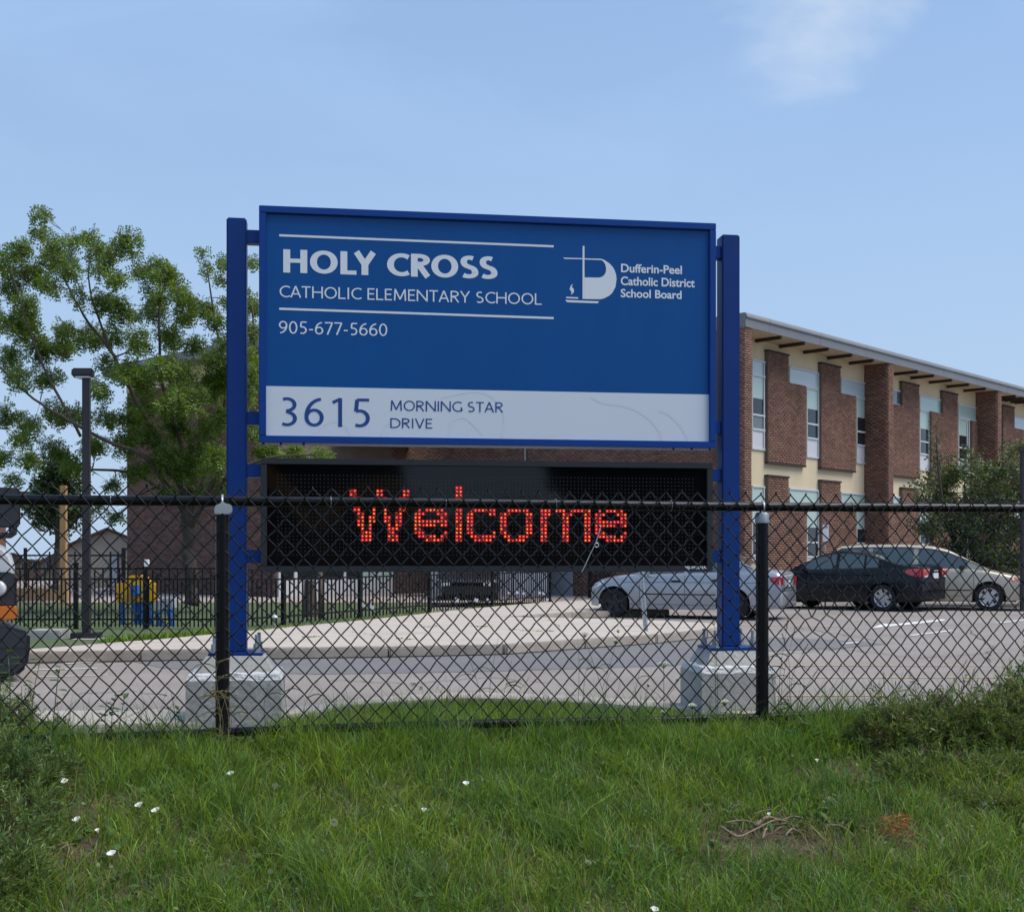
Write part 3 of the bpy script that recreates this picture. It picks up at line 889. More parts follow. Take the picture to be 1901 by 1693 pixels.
# body of the P: upper crescent as strip, lower as polygon
up_o = [(640,308)] + [(600+133*sin(radians(a)), 445-141*cos(radians(a))) for a in (28,40,52,64,76,90)] + [(725,500),(704,540)]
up_i = [(625,311),(642,324),(654,342),(660,368),(658,395),(648,415),(632,428),(615,433),(600,434)]
for i in range(8):
    addp([up_i[i], up_o[i], up_o[i+1], up_i[i+1]], -.0041)
addp([(508,433),(600,434),(704,540),(680,562),(650,578),(620,586),(509,584)], -.0039)
fl = [(425,478),(413,492),(405,512),(410,525),(420,536),(413,555),(432,540),(437,522),(430,508),(418,497),(426,486)]
for i0_, i1_, i2_, i3_ in ((0,1,9,10),(1,2,8,9),(2,3,7,8),(3,4,6,7)):
    addp([fl[i0_], fl[i1_], fl[i2_], fl[i3_]], -.0045)
addp([fl[4], fl[5], fl[6]], -.0045)
addp([(383,568),(466,572),(464,582),(379,578)], -.0045)
addp([(373,590),(611,600),(601,614),(388,606)], -.0045)
mb.build('emblem', M['print_white'], cabinet)
def fonttext(body, l, rgt, base_l, capt_l, off, m, parent, bold=.018, italic=False):
    cu = bpy.data.curves.new('t', 'FONT'); cu.body = body; cu.offset = bold; cu.resolution_u = 6
    to = bpy.data.objects.new('t', cu); COL.objects.link(to)
    dg = bpy.context.evaluated_depsgraph_get()
    me = to.evaluated_get(dg).to_mesh()
    V = np.array([v.co[:] for v in me.vertices]); Fc = [tuple(p.vertices) for p in me.polygons]
    x0, x1 = V[:,0].min(), V[:,0].max()
    cap = V[:,1].max()
    u0, zb = S(l, base_l); u1, _ = S(rgt, base_l); _, zc = S(l, capt_l)
    mb = MB()
    mb.v = [tuple(sp(u0+(v[0]-x0)/(x1-x0)*(u1-u0), zb+v[1]/cap*(zc-zb), off)) for v in V]
    mb.f = Fc; mb.m = [0]*len(Fc)
    o = mb.build('lettering', m, parent)
    bpy.data.objects.remove(to); bpy.data.curves.remove(cu)
    return o
fonttext('Dufferin-Peel', 1153.2, 1266.3, 504.9, 489.4, -.0045, M['print_white'], cabinet, .022)
fonttext('Catholic District', 1152.6, 1290.2, 528.8, 513.0, -.0045, M['print_white'], cabinet, .022)
fonttext('School Board', 1152.6, 1265.6, 551.3, 536.2, -.0045, M['print_white'], cabinet, .022)
fonttext('MJ-MEDIA', 1270.5, 1310.5, 1055.8, 1050.6, .0145, M['print_white'], disp, .02)
# faint swirls printed on the white strip
def Z1(x, y): return (480+x/3.527, 370+y/3.527)
def swirl(P, w=3):
    mb = MB(); P = smoothpts(P, 6)
    for (a, b), (c, d) in zip(P[:-1], P[1:]):
        L = hypot(c-a, d-b)+1e-6; nx_, ny_ = -(d-b)/L*w/2, (c-a)/L*w/2
        pxpoly(mb, [(a+nx_,b+ny_),(c+nx_,d+ny_),(c-nx_,d-ny_),(a-nx_,b-ny_)], -.0052)
    mb.build('printed_swirl', M['swirl'], cabinet)
swirl([Z2(550,1265),Z2(640,1310),(Z2(760,1325)),(Z2(880,1365)),(Z2(980,1440)),(Z2(1030,1510)),(Z2(1048,1570))], 4)
swirl([Z2(1030,1365),Z2(1100,1390),Z2(1180,1470),Z2(1235,1570)], 5)
swirl([Z1(1200,1300),Z1(1400,1262),Z1(1520,1290),Z1(1590,1380),Z1(1610,1470),Z1(1590,1560)], 2.5)
swirl([Z1(1240,1545),Z1(1270,1460),Z1(1340,1430),Z1(1410,1480),Z1(1470,1545)], 3.5)
swirl([Z1(380,1535),Z1(430,1480),Z1(500,1455),Z1(570,1490),Z1(600,1545)], 2.5)
swirl([Z1(800,1550),Z1(830,1490),Z1(880,1460)], 3)

# footings
def footing(u, name_lab, s1=1.0, s2=1.0):
    mb = MB()
    def ring(hw, z, hd=None):
        return [sp(u+a*hw, z, -.12+b*(hd or hw)) for a, b in ((-s1,-s2),(s1,-s2),(s1,s2),(-s1,s2))]
    lv = [(.375,-.1),(.375,.395),(.365,.415),(.355,.44),(.305,.45),(.235,.562),(.23,.5655)]
    Rr = [ring(a, z) for a, z in lv]
    b0 = len(mb.v)
    for r in Rr: mb.v += [tuple(p) for p in r]
    for i in range(len(Rr)-1):
        for k in range(4):
            a = b0+i*4+k; b = b0+i*4+(k+1) % 4
            mb.f.append((a, b, b+4, a+4)); mb.m.append(1 if i in (1,2,3) else 0)  # paler material on the rings of the ledge edge
    mb.f.append(tuple(b0+(len(Rr)-1)*4+k for k in range(4))); mb.m.append(0)
    o = mb.build('concrete_footing', [M['footing'], M['ledge_edge']])
    # chips and form marks
    bm = bmesh.new(); bm.from_mesh(o.data)
    bmesh.ops.subdivide_edges(bm, edges=bm.edges[:], cuts=14, use_grid_fill=True)
    for v in bm.verts:
        n_ = .010*noise2(v.co.x*9+u, v.co.z*14+v.co.y*8, 1, 2)
        k_ = 1.0 if .385 < v.co.z < .455 else .15
        v.co.z += float(n_)*k_
        v.co += SN*float(noise2(v.co.x*30, v.co.z*40, 1, 5))*.005*k_
    bm.to_mesh(o.data); bm.free()
    tag(o, name_lab, 'concrete footing', 'concrete footings under the sign posts')
footing(ulp, 'chipped concrete block footing under the left sign post', .92, .88)
footing(urp-.01, 'smoother grey concrete block footing under the right sign post', .80, .80)
def crack(pts, w, m, z, n=9, seed=0):
    rc = random.Random(seed); P = []
    for (a, b) in zip(pts[:-1], pts[1:]):
        for k in range(n):
            t_ = k/n; p = a.lerp(b, t_); P.append(Vector((p.x+rc.uniform(-.05,.05), p.y+rc.uniform(-.06,.06), z)))
    mb = MB(); pr = None
    for i in range(len(P)-1):
        d = (P[i+1]-P[i]).normalized(); q = Vector((d.y,-d.x,0))*w*rc.uniform(.3,1)
        cur = (P[i]-q, P[i]+q)
        if pr: mb.poly([pr[0], cur[0], cur[1], pr[1]])
        pr = cur
    o = mb.build('crack', m); o['kind'] = 'structure'
for i, pts in enumerate([[(1450,1215),(1560,1205),(1700,1222),(1901,1210)],[(1640,1295),(1700,1270),(1690,1240)],[(600,1262),(760,1270),(900,1258),(1060,1272)],[(120,1290),(240,1282),(330,1296)],[(1480,1165),(1560,1178),(1690,1200)],[(760,1268),(790,1285)],[(1800,1170),(1840,1200),(1830,1240)]]):
    crack([G(a, b) for a, b in pts], .014, M['joint'], .0065, seed=i)
for i, pts in enumerate([[(640,1172),(700,1180),(720,1194)],[(1020,1150),(1050,1172)],[(380,1192),(420,1186)]]):
    crack([G(a, b, ZP) for a, b in pts], .008, M['joint'], ZP+.006, 6, seed=20+i)
# ------------------------------------------------------------------ school building
school = thing('school_building', 'two storey brick school with cream walls and brick fins behind the parked cars', 'building', (6.41, 34, 0))
DC = 34.0
CRN = Vector(((1384-HX)*DC/F, DC, 0))
BD = Vector((2126.5, 2300, 0)).normalized(); BN = Vector((BD.y, -BD.x, 0))
OW = .86                                     # fins and roof edge stand this far out of the wall
WO = CRN - BN*OW
def fu(zx, zy, off=0.0):
    """zoomed facade reading -> (u along wall, z)"""
    px, py = 1350+zx/3.45, 560+zy/3.45
    q = (px-HX)/F; A = WO + BN*off
    u = -(A.x-q*A.y)/(BD.x-q*BD.y); P = A+BD*u
    return u, EYE-(py-HY)*P.y/F
def wp(u, z, off): 
    p = WO+BD*u+BN*off
    return Vector((p.x, p.y, z))
WAX = (BD, BN, UP)
def wbox(mb, u0, u1, z0_, z1_, o0, o1, m=0):
    mb.box(wp((u0+u1)/2, (z0_+z1_)/2, (o0+o1)/2), (abs(u1-u0), abs(o1-o0), abs(z1-z0_ if False else z1_-z0_)), WAX, m)
BLH, BLW, BJ = .0667, .205, .011
def bricks(name, org, ud, nd, rects, m, parent, off=0.0):
    """rects in (u0,u1,z0,z1): running bond, joints recessed"""
    V = []; Q = []; 
    ud = np.array(ud); nd = np.array(nd); org = np.array(org)
    for (u0, u1, a0, a1) in rects:
        nr = int((a1-a0)/BLH)
        hh = (a1-a0)/max(1, nr)
        for r in range(nr):
            z0_ = a0+r*hh+BJ/2; z1_ = a0+(r+1)*hh-BJ/2
            x = u0 - (BLW/2 if r % 2 else 0)
            while x < u1-.01:
                xa, xb = max(x+BJ/2, u0), min(x+BLW-BJ/2, u1)
                x += BLW
                if xb-xa < .02: continue
                o_ = off+.009+random.uniform(-.0025, .0025)
                b = len(V)
                for (uu, zz, oo) in ((xa,z0_,off-.004),(xb,z0_,off-.004),(xb,z1_,off-.004),(xa,z1_,off-.004),(xa,z0_,o_),(xb,z0_,o_),(xb,z1_,o_),(xa,z1_,o_)):
                    p = org+ud*uu+nd*oo
                    V.append((p[0], p[1], zz))
                Q += [(b+4,b+5,b+6,b+7),(b,b+1,b+5,b+4),(b+1,b+2,b+6,b+5),(b+2,b+3,b+7,b+6),(b+3,b,b+4,b+7)]
    if not V: return
    o = npmesh(name, np.array(V), Q, None, m, parent); o['kind'] = 'stuff'
    return o
def wn(v): return np.array((v.x, v.y, 0))
# levels read from the first bay
zNar = fu(258, 318, .1)[1]; zSh = fu(395, 524)[1]; zBot = fu(258, 1024, .1)[1]
zWt = fu(395, 420)[1]; zSill = fu(505, 992)[1]
zTr = fu(505, 780)[1]; zOp = fu(505, 872)[1]
dz = zNar - fu(258, 1118, .1)[1]
zRoofB = fu(113, 160, OW)[1]; zRoofT = fu(120, 70, OW)[1]; zRoofM = fu(120, 103, OW)[1]
UEND = 46.0
zs_off = zRoofB+.02
mb = MB(); wbox(mb, .3, UEND, -.1, zs_off+.05, -.4, 0); mb.build('cream_wall', M['cream'], school)
def brick_panel(u0, u1, un0, un1, top=True):
    for (lvl, zb_) in ((0, zBot), (-dz, .02)):
        zt_, zsft = zNar+lvl, zSh+lvl
        mb = MB()
        wbox(mb, un0, un1, zsft, zt_-.0, .002, .105)
        wbox(mb, u0, u1, zb_, zsft-.001, .002, .105)
        wall = mb.build('brick_panel', M['mortar'], school)
        bricks('bricks', wn(WO), wn(BD), wn(BN), [(un0+.004, un1-.004, zsft, zt_-.02), (u0+.004, u1-.004, zb_, zsft)], M['brick'], wall, .105)
        # bricks returned on the left edge
        mb = MB(); wbox(mb, un0-.02, un1+.02, zt_, zt_+.05, .0, .14); mb.build('coping', M['beam'], wall)
        if lvl == 0:
            mb = MB(); wbox(mb, u0-.01, u1+.01, zb_-.05, zb_, .0, .12); mb.build('base_trim', M['beam'], wall)
def window(u0, u1, za, zb_, bars=(), kinds=None, door=False, right=True, wpanel=None):
    """opening with white frame; bars = heights of transoms; kinds = material of each light from top to bottom"""
    w = thing_part('window')
    mb = MB(); t = .055
    lv = [zb_] + list(bars) + [za]
    xr = u1-(.0)
    ex = .13 if right and (u1-u0) > .5 else 0
    wbox(mb, u0, u0+.03, za, zb_, -.02, .035); wbox(mb, u1-t, u1, za, zb_, -.02, .05)
    if ex: wbox(mb, u1-ex-t-.03, u1-ex-.03, za+.001, zb_-.001, -.02, .045)
    for z in lv:
        wbox(mb, u0+.001, u1-.001, z-t/2, z+t/2, -.02, .042)
    fr = mb.build('frame', M['alu'], w)
    for i in range(len(lv)-1):
        mk = kinds[i]; hi, lo = lv[i]-t/2, lv[i+1]+t/2
        mb = MB(); wbox(mb, u0+.03, u1-t, lo, hi, -.30 if False else -.015, .012)
        mb.build('panel' if mk == 'panelw' else 'pane', M[mk] if mk != 'split' else M['blind'], w)
        if mk == 'blind' and hi-lo > .9:      # dark lower part where the blind ends
            mb = MB(); k = .42
            wbox(mb, u0+.031, u1-t-.001, lo, lo+(hi-lo)*k, .012, .0135); mb.build('pane', M['room'], w)
        if ex and mk != 'panelw':
            mb = MB(); wbox(mb, u1-ex-.028, u1-t-.001, lo, hi, .0122, .0145); mb.build('pane', M['roomgrey'], w)
def thing_part(name):
    o = bpy.data.objects.new(name, None); COL.objects.link(o); o.parent = school; return o
def L_window(u0, u1, ulow, kinds=('blindw','blind','room','panelw')):
    for lvl in (0, -dz):
        window(u0, u1, zSh+lvl, zWt+lvl, (), ['blindw' if lvl == 0 else 'blind'])
        k = list(kinds[1:]) if lvl == 0 else ['blind','room','panelw']
        window(ulow, u1, max(.35, zSill+lvl), zSh+lvl-.03, (zTr+lvl, zOp+lvl), k)
def tall_window(u0, u1):
    for lvl in (0, -dz):
        zt_ = fu(158, 372)[1]+lvl
        z2 = fu(158, 468)[1]+lvl; z3 = fu(158, 722)[1]+lvl; z4 = fu(158, 815)[1]+lvl; z5 = fu(158, 940)[1]+lvl
        window(u0, u1, max(.3, z5), zt_, (z2, z3, z4), ['blindw','blind','roomgrey','panelw'] if lvl == 0 else ['blind','blind','room','panelw'])
def U(zx, off=0.0): return fu(zx, 600, off)[0]
# fins
def fin(u0, w=.36):
    mb = MB(); wbox(mb, u0, u0+w, 0, zRoofB-.005, -.05, OW-.02)
    f = mb.build('brick_fin', M['mortar'], school)
    bricks('bricks', wn(WO+BN*(OW-.02)), wn(BD), wn(BN), [(u0+.002, u0+w-.002, 0, zRoofB-.01)], M['brick'], f, 0)
    bricks('bricks', wn(WO+BD*u0), wn(BN), wn(-BD), [(.0, OW-.02, 0, zRoofB-.01)], M['brick'], f, 0)
up0 = fu(113, 600, OW)[0]; up1 = fu(1035, 600, OW)[0]; up2 = fu(1735, 600, OW)[0]
fin(up0)
fin(up1); fin(up2)
per = up2-up1
fin(up2+per); fin(up2+2*per)
# bay one
def bayA(o, first=True):
    """bay pattern of the first bay, shifted by o metres"""
    tall_window(o+U(155), o+U(252))
    brick_panel(o+U(258,.1), o+U(503,.1), o+U(258,.1), o+U(392,.1))
    L_window(o+U(396), o+U(598), o+U(506))
    brick_panel(o+U(600,.1), o+U(823,.1), o+U(600,.1), o+U(725,.1))
    L_window(o+U(727), o+U(905), o+U(825), ('blindw','blind','room','panelw'))
bayA(0)
# bay two
ub0 = up1+.36
window(ub0+.01, U(1118), fu(1068,657)[1], fu(1068,568)[1], (), ['roomgrey'], right=False)
window(ub0+.01, U(1118), fu(1068,657)[1]-dz, fu(1068,568)[1]-dz, (), ['blind'], right=False)
brick_panel(ub0, U(1228,.1), U(1120,.1), U(1228,.1))
for lvl in (0, -dz):
    pass
def R_window(a, b, c, kinds=('blind','blind','room','panelw')):
    for lvl in (0, -dz):
        window(a, b, zSh+lvl, zWt+lvl, (), [kinds[0]])
        window(a, c, max(.35, zSill+lvl), zSh+lvl-.03, (zTr+lvl, zOp+lvl), kinds[1:])
R_window(U(1230), U(1382), U(1302))
brick_panel(U(1305,.1), U(1475,.1), U(1380,.1), U(1475,.1))
R_window(U(1478), U(1615), U(1545))
brick_panel(U(1552,.1), up2+.0, U(1612,.1), up2+.0) if False else None
mb = MB(); wbox(mb, U(1552), up2, .02, zSh-.05, .002, .105); bp_ = mb.build('brick_panel', M['mortar'], school)
bricks('bricks', wn(WO), wn(BD), wn(BN), [(U(1552)+.004, up2, .02, zSh-.05)], M['brick'], bp_, .105)
# bay three and on
bayA(up2-up0)
# roof edge: fascia panels in two courses, soffit, eave beams
u = -.02; k = 0
while u < UEND:
    ln = 2.9 if k else 1.25
    mb = MB(); wbox(mb, u+.005, u+ln-.005, zRoofB, zRoofM, OW-.02, OW+.012)
    mb.build('fascia_panel', M['fascia'], school)
    mb = MB(); a = [(OW-.02, zRoofM+.003), (OW+.045, zRoofM+.003), (OW+.045, zRoofM+.05), (OW+.0, zRoofT)] + [(OW-.3, zRoofT)]
    mb.prism([wp(u+.008+.02, z, o_) for o_, z in a], BD*(ln-.012)); mb.build('roof_trim', M['fascia'], school)
    u += ln; k += 1
SDN = -BN   # direction of the receding side
RL = 12.2
def sidep(r, z, off=0):   # along side wall from the corner; off to the left
    p = CRN - BN*r - BD*off
    return Vector((p.x, p.y, z))
mb = MB(); mb.box((sidep(RL/2, (zRoofB+zRoofT)/2, .0)), (.05, RL, zRoofT-zRoofB), (BD, BN, UP)); mb.build('fascia_panel', M['fascia'], school)
mb = MB(); wbox(mb, .0, UEND, zRoofB+.03, zRoofT-.04, -RL, OW-.03); mb.build('roof', M['roofdark'], school)
mb = MB(); wbox(mb, up0+.36, UEND, zRoofB+.005, zRoofB+.026, .001, OW-.022); mb.build('soffit', M['soffit'], school)
bl = [178,330,485,638,778, 1068,1172,1290,1403,1512, 1757,1813]
us = [fu(x, 240 if x < 900 else 560)[0] for x in bl]
us += [up2+.36+.35+1.06*i for i in range(1, 5)]+[up2+per+.7+1.06*i for i in range(0, 5)]
for u in us:
    mb = MB(); wbox(mb, u, u+.10, zRoofB-.085, zRoofB+.004, .004, OW-.03); mb.build('eave_beam', M['beam'], school)
# side wall (seen above and below the display board)
mb = MB(); mb.box(sidep(RL/2+.02, zRoofB/2, -.12), (.20, RL-.2, zRoofB), (BD, BN, UP)); sw_ = mb.build('side_wall', M['mortar'], school)
bricks('bricks', wn(CRN-BN*RL-BD*(-.02)), wn(BN), wn(-BD), [(.05, RL-.12, 0.0, zRoofB)], M['brick'], sw_, 0)
mb = MB(); mb.tube([sidep(8.1, 0, .06), sidep(8.1, zRoofB, .06)], .035, 8); mb.build('downpipe', M['galv'], school)
mb = MB(); mb.box(sidep(7.15-.5, 1.1, .035), (.03, 1.0, 2.1), (BD, BN, UP)); mb.build('door', M['door'], school)

# gym wing: brown brick wall to the left
GA = Vector((-13.2, 42.5, 0)); GD = BN*1.0
GLEN = 8.43
GN = -BD
zG = 7.45
gym = thing('gym_wing', 'tall windowless brown brick wing of the school behind the locust tree', 'building', (GA.x, GA.y, 0))
mb = MB(); c = GA+GD*(GLEN/2)-GN*3.0
mb.box((c.x, c.y, zG/2), (GLEN, 6, zG), (GD, GN, UP)); gw = mb.build('wall', M['mortar'], gym)
bricks('bricks', wn(GA), wn(GD), wn(GN), [(0, GLEN, 0, zG-.55)], M['brickgym'], gw, 0)
mb = MB(); mb.box((GA.x+GD.x*GLEN/2+GN.x*.02, GA.y+GD.y*GLEN/2+GN.y*.02, zG-.27), (GLEN, .03, .5), (GD, GN, UP)); mb.build('cream_band', M['cream'], gym)
mb = MB(); c = GA+GD*(GLEN/2)-GN*2.6; mb.box((c.x, c.y, zG+.16), (GLEN+.8, 6.6, .32), (GD, GN, UP)); mb.build('roof', M['fascia'], gym)
# entrance between the wings
ent = thing('school_entrance', 'recessed school entrance with glazed doors under a grey canopy between the brick wings', 'entrance', (-4.6, 39.4, 0))
EA = GA+GD*GLEN; ED = (Vector((-2.0, 42.1, 0))-EA); EL = ED.length; ED.normalize(); EN = Vector((ED.y, -ED.x, 0))
def ep(u, z, off): p = EA+ED*u+EN*off; return Vector((p.x, p.y, z))
def ebox(mb, u0, u1, a, b, o0, o1): mb.box(ep((u0+u1)/2, (a+b)/2, (o0+o1)/2), (abs(u1-u0), abs(o1-o0), abs(b-a)), (ED, EN, UP))
mb = MB(); ebox(mb, 0, EL, 0, 6.6, -.4, 0); ew = mb.build('wall', M['mortar'], ent)
bricks('bricks', wn(EA), wn(ED), wn(EN), [(4.55, EL, 0, 6.6)], M['brickgym'], ew, 0)
mb = MB(); ebox(mb, 2.2, 5.3, 4.93, 5.22, .02, 1.7); mb.build('canopy', M['fascia'], ent)
mb = MB(); ebox(mb, 1.8, 4.5, 5.3, 6.3, .0, .04); uw = mb.build('frame', M['alu'], ent)
for i in range(3):
    mb = MB(); ebox(mb, 1.88+i*.88, 1.88+i*.88+.8, 5.36, 6.24, .041, .05); mb.build('pane', M['blindw'], uw)
u = .06
for i in range(6):
    w_ = (.62,.95,.95,.62,.75,.6)[i]
    d = bpy.data.objects.new('door', None); COL.objects.link(d); d.parent = ent; d.name = 'glazed_door'
    mb = MB(); 
    ebox(mb, u, u+.07, .12, 2.9, .0, .07); ebox(mb, u+w_-.05, u+w_, .12, 2.9, .0, .07); ebox(mb, u+.07, u+w_-.05, .12, .62, .0, .06); ebox(mb, u+.07, u+w_-.05, 2.2, 2.3, .0, .06)
    mb.build('frame', M['alu'], d)
    mb = MB(); ebox(mb, u+.07, u+w_-.05, .62, 2.2, .0, .02); mb.build('pane', M['room'] if i < 4 else M['blind'], d)
    mb = MB(); ebox(mb, u+.07, u+w_-.05, 2.3, 2.9, .0, .02); mb.build('pane', M['roomgrey'], d)
    u += w_
# parked dark car in front of the entrance and decorated bench seen under the board are low boxes of detail
# beige gabled outbuilding
ob = thing('beige_outbuilding', 'beige gabled outbuilding with dark roof edge left of the brown brick wing', 'building', (W(180,1080,48).x, 48, 0))
def flatwall(name, pts, D, m, th, parent):
    mb = MB(); q_ = (max(p[0] for p in pts)-HX)/F; mb.prism([W(a, b, D) for a, b in pts], (q_*th, th, 0)); return mb.build(name, m, parent)
flatwall('wall', [(118,1093),(122,1016),(199,985),(246,1004),(262,1093)], 48, M['beigewall'], 7, ob)
flatwall('roof', [(116,1018),(199,983),(250,1004),(250,1000),(199,978.5),(114,1014)], 47.7, M['roofdark'], 7.6, ob)
flatwall('door', [(203,1089),(203,1030),(219,1030),(219,1089)], 47.93, M['door'], .1, ob)
def house(label, pts_wall, pts_roof, D, mw, wins):
    h = thing('brick_house', label, 'house', (W(pts_wall[0][0], 1090, D).x, D, 0), 'houses far behind the school yard')
    w = flatwall('wall', pts_wall, D, mw, 8, h)
    flatwall('roof', pts_roof, D-.4, M['roofdark'], 9, h)
    for (a, b, c, d) in wins:
        f = flatwall('window', [(a-1.3,d+1.3),(a-1.3,b-1.3),(c+1.3,b-1.3),(c+1.3,d+1.3)], D-.06, M['alu'], .1, h)
        flatwall('pane', [(a,d),(a,b),(c,b),(c,d)], D-.08, M['room'], .05, f)
house('orange brick house with low dark roof, leftmost behind the truck', [(-40,1093),(-40,1042),(78,1042),(78,1093)], [(-48,1043),(-30,1026),(26,1026),(40,1036),(84,1043)], 90, M['houseb'], [(61,1044,69,1058),(40,1046,47,1058)])
house('tan brick house with brown hipped roof behind the timber pole', [(76,1093),(76,1040),(150,1040),(150,1093)], [(72,1041),(106,1024),(130,1020),(158,1041)], 85, M['houset'], [(86,1041,96,1054)])
hv = thing('red_brick_building', 'dark red brick building slice behind the truck mirror', 'building', (W(-10,1080,60).x, 60, 0))
flatwall('wall', [(-120,1090),(-120,938),(11,938),(11,1090)], 60, M['houseb'], 6, hv)
flatwall('roof', [(-130,939),(-130,926),(34,912),(80,912),(80,918),(14,939)], 59.5, M['roofdark'], 7, hv)
# timber pole, borders
mb = MB(); a = W(118, 1098, 31); mb.box((a.x, 31, 1.55), (.15, .15, 3.1)); o = mb.build('timber_pole', M['timber'], bevel=.01)
tag(o, 'square tan timber pole rising in front of the far houses', 'pole')
mb = MB(); a = W(20, 1094, 34); b = W(124, 1094, 34); mb.bbox((a.x, 34, .1), (b.x, 34.25, .46)); o = mb.build('timber_border', M['timber'], bevel=.02)
tag(o, 'low tan timber border wall behind the picket fence at left', 'low wall')
# far chain-link fence
ff = thing('far_chain_link_fence', 'distant black chain-link fence in front of the far houses', 'fence', (W(20,1090,38).x, 38, 0))
for px, w in ((47,.11),(92,.05),(139,.05),(205,.06),(219,.06),(229,.13)):
    a = W(px, 1024 if w < .1 else 1017, 38); mb = MB(); mb.tube([(a.x,38,.05),(a.x,38,a.z)], w/2, 8); mb.build('post', M['fence_black'], ff)
a, b = W(10,1031,38), W(232,1031,38); mb = MB(); mb.tube([(a.x,38,a.z),(b.x,38,b.z)], .028, 6); mb.build('rail', M['fence_black'], ff)
mb = MB(); x = a.x; H_ = a.z-.15
while x < b.x:
    for s_ in (1, -1):
        x0 = x; x1_ = x+s_*H_
        mb.tube([(x0, 38, .15), (x1_, 38, a.z)], .006, 3, cap=False)
    x += .16
mb.build('chain_link_mesh', M['wire'], ff)

# ------------------------------------------------------------------ picket fences
def picket_fence(label, A, B, zb, zt, step, posts, gaps=None):
    A = Vector(A); B = Vector(B); d = B-A; L = d.length; d.normalize(); n = Vector((d.y,-d.x,0))
    f = thing('picket_fence', label, 'fence', (A.x, A.y, zb), 'black metal picket fences behind the pavement')
    def bx(u0, u1, a, b, o0, o1, name, parent=None, bev=0):
        mb = MB(); c = A+d*((u0+u1)/2)+n*((o0+o1)/2); mb.box((c.x,c.y,(a+b)/2), (u1-u0,abs(o1-o0),b-a), (d,n,UP)); return mb.build(name, M['fence_black'], parent or f)
    r1, r2, r3 = zt-.03, zt-.20, zb+.16
    for r in (r1, r2, r3): bx(0, L, r-.014, r+.014, -.014, .014, 'rail')
    N = int(L/step); base = None; baseS = None
    for i in range(N):
        u = (i+.5)*step
        if any(abs(u-p) < step*.5 for p in posts): continue
        long_ = i % 2 == 0
        top = r1-.014 if long_ else r2+.014
        key = 'l' if long_ else 's'
        src = base if long_ else baseS
        c = A+d*u-n*.023
        if src is None:
            mb = MB(); mb.box((f.location.x, f.location.y, (zb+.03+top)/2), (.0215 if step < .1 else .034,.018,top-zb-.03), (d,n,UP))
            src = mb.build('picket', M['fence_black'], f); 
            if long_: base = src
            else: baseS = src
            o = src
        else:
            o = src.copy(); COL.objects.link(o)
        o.location = (c.x-f.location.x, c.y-f.location.y, 0)
    for p, h in posts.items() if isinstance(posts, dict) else []:
        w = .032
        bx(p-w, p+w, 0, h, -w, w, 'post')
    return f
pa, pb = G(-60, 1172, .15), G(448, 1168, .15)
pa.y = 20.3; pb.y = 20.3; pa.x = (-60-HX)*20.3/F; pb.x = (448-HX)*20.3/F
def pu(px): return (px-HX)*20.3/F - pa.x
picket_fence('black metal picket fence running left behind the lamp post', (pa.x,pa.y,0), (pb.x,pb.y,0), .13, 1.15, .068, {pu(141): 1.22, pu(270): 1.20, pu(448): 1.2, pu(-20): 1.2})
pc = G(1022, 1116.5, .15)
Lr = (Vector((pc.x,pc.y,0))-Vector((pb.x,pb.y,0))).length
dd = (Vector((pc.x,pc.y,0))-Vector((pb.x,pb.y,0))).normalized()
def pru(px):
    q = (px-HX)/F; return -(pb.x-q*pb.y)/(dd.x-q*dd.y)
picket_fence('black metal picket fence receding behind the pavement under the display', (pb.x,pb.y,0), (pc.x,pc.y,0), .13, 1.13, .135, {pru(526): 1.2, pru(668): 1.2, pru(797): 1.2, pru(914): 1.2, Lr-.05: 1.2})
q1, q2 = G(1093, 1112, .1), G(1190, 1106, .1)
picket_fence('short black picket fence section beyond the front of the silver car', (q1.x,q1.y,0), (q2.x,q2.y,0), .1, 1.15, .085, {.04: 1.2})
mb = MB(); a = W(270, 1046, 20.2); mb.box((a.x, 20.27, 1.21), (.075, .075, .12)); o = mb.build('white_post_cap', M['cardwhite'], bevel=.01)
tag(o, 'white cap on the picket fence post beside the yellow play panel', 'post cap')

# ------------------------------------------------------------------ lamp post, sign posts
lp = thing('lamp_post', 'dark bronze lamp post with flat box head rising through the tree', 'street lamp', (W(160.5,1185,17.9).x, 17.9, 0.0))
x_ = lp.location.x
mb = MB(); mb.box((x_, 17.9, 2.03), (.10, .10, 3.86)); mb.build('pole', M['lamp'], lp, bevel=.008)
mb = MB(); mb.box((x_, 17.9, .16), (.36, .34, .12)); mb.build('base', M['lamp'], lp, bevel=.01)
mb = MB(); mb.prism([(x_-.18,17.77,3.97-.06),(x_+.125,17.77,3.97-.06),(x_+.135,17.77,3.97+.05),(x_-.17,17.77,3.97+.05)], (-.06,.28,0)); mb.build('lamp_head', M['lamp'], lp, bevel=.018)
mb = MB(); mb.box((x_-.03, 17.9, 3.895), (.20, .2, .02)); mb.build('lens', M['clear'], lp)
# metal channel stub
cp_ = thing('channel_post', 'leaning galvanised channel post on the pavement in front of the silver car', 'post', tuple(G(1198,1172,.15)))
b_ = G(1199, 1171, .15); t_ = W(1189.5, 1055, b_.y+.05)
mb = MB(); dz_ = (t_-b_)
sec = [(-.03,0),(-.018,-.018),(.018,-.018),(.03,0),(.024,0),(.014,-.012),(-.014,-.012),(-.024,0)]
mb.prism([b_+Vector((a*1.25, c, 0)) for a, c in sec], dz_); mb.build('channel', M['galv'], cp_)
mb = MB()
for i in range(16):
    p = b_+dz_*((i+.5)/16)+Vector((0,-.021,0)); mb.disc(p, .006, (0,-1,0), 6)
ob = mb.build('bolt_holes', M['carblack'], cp_); ob['kind'] = 'stuff'
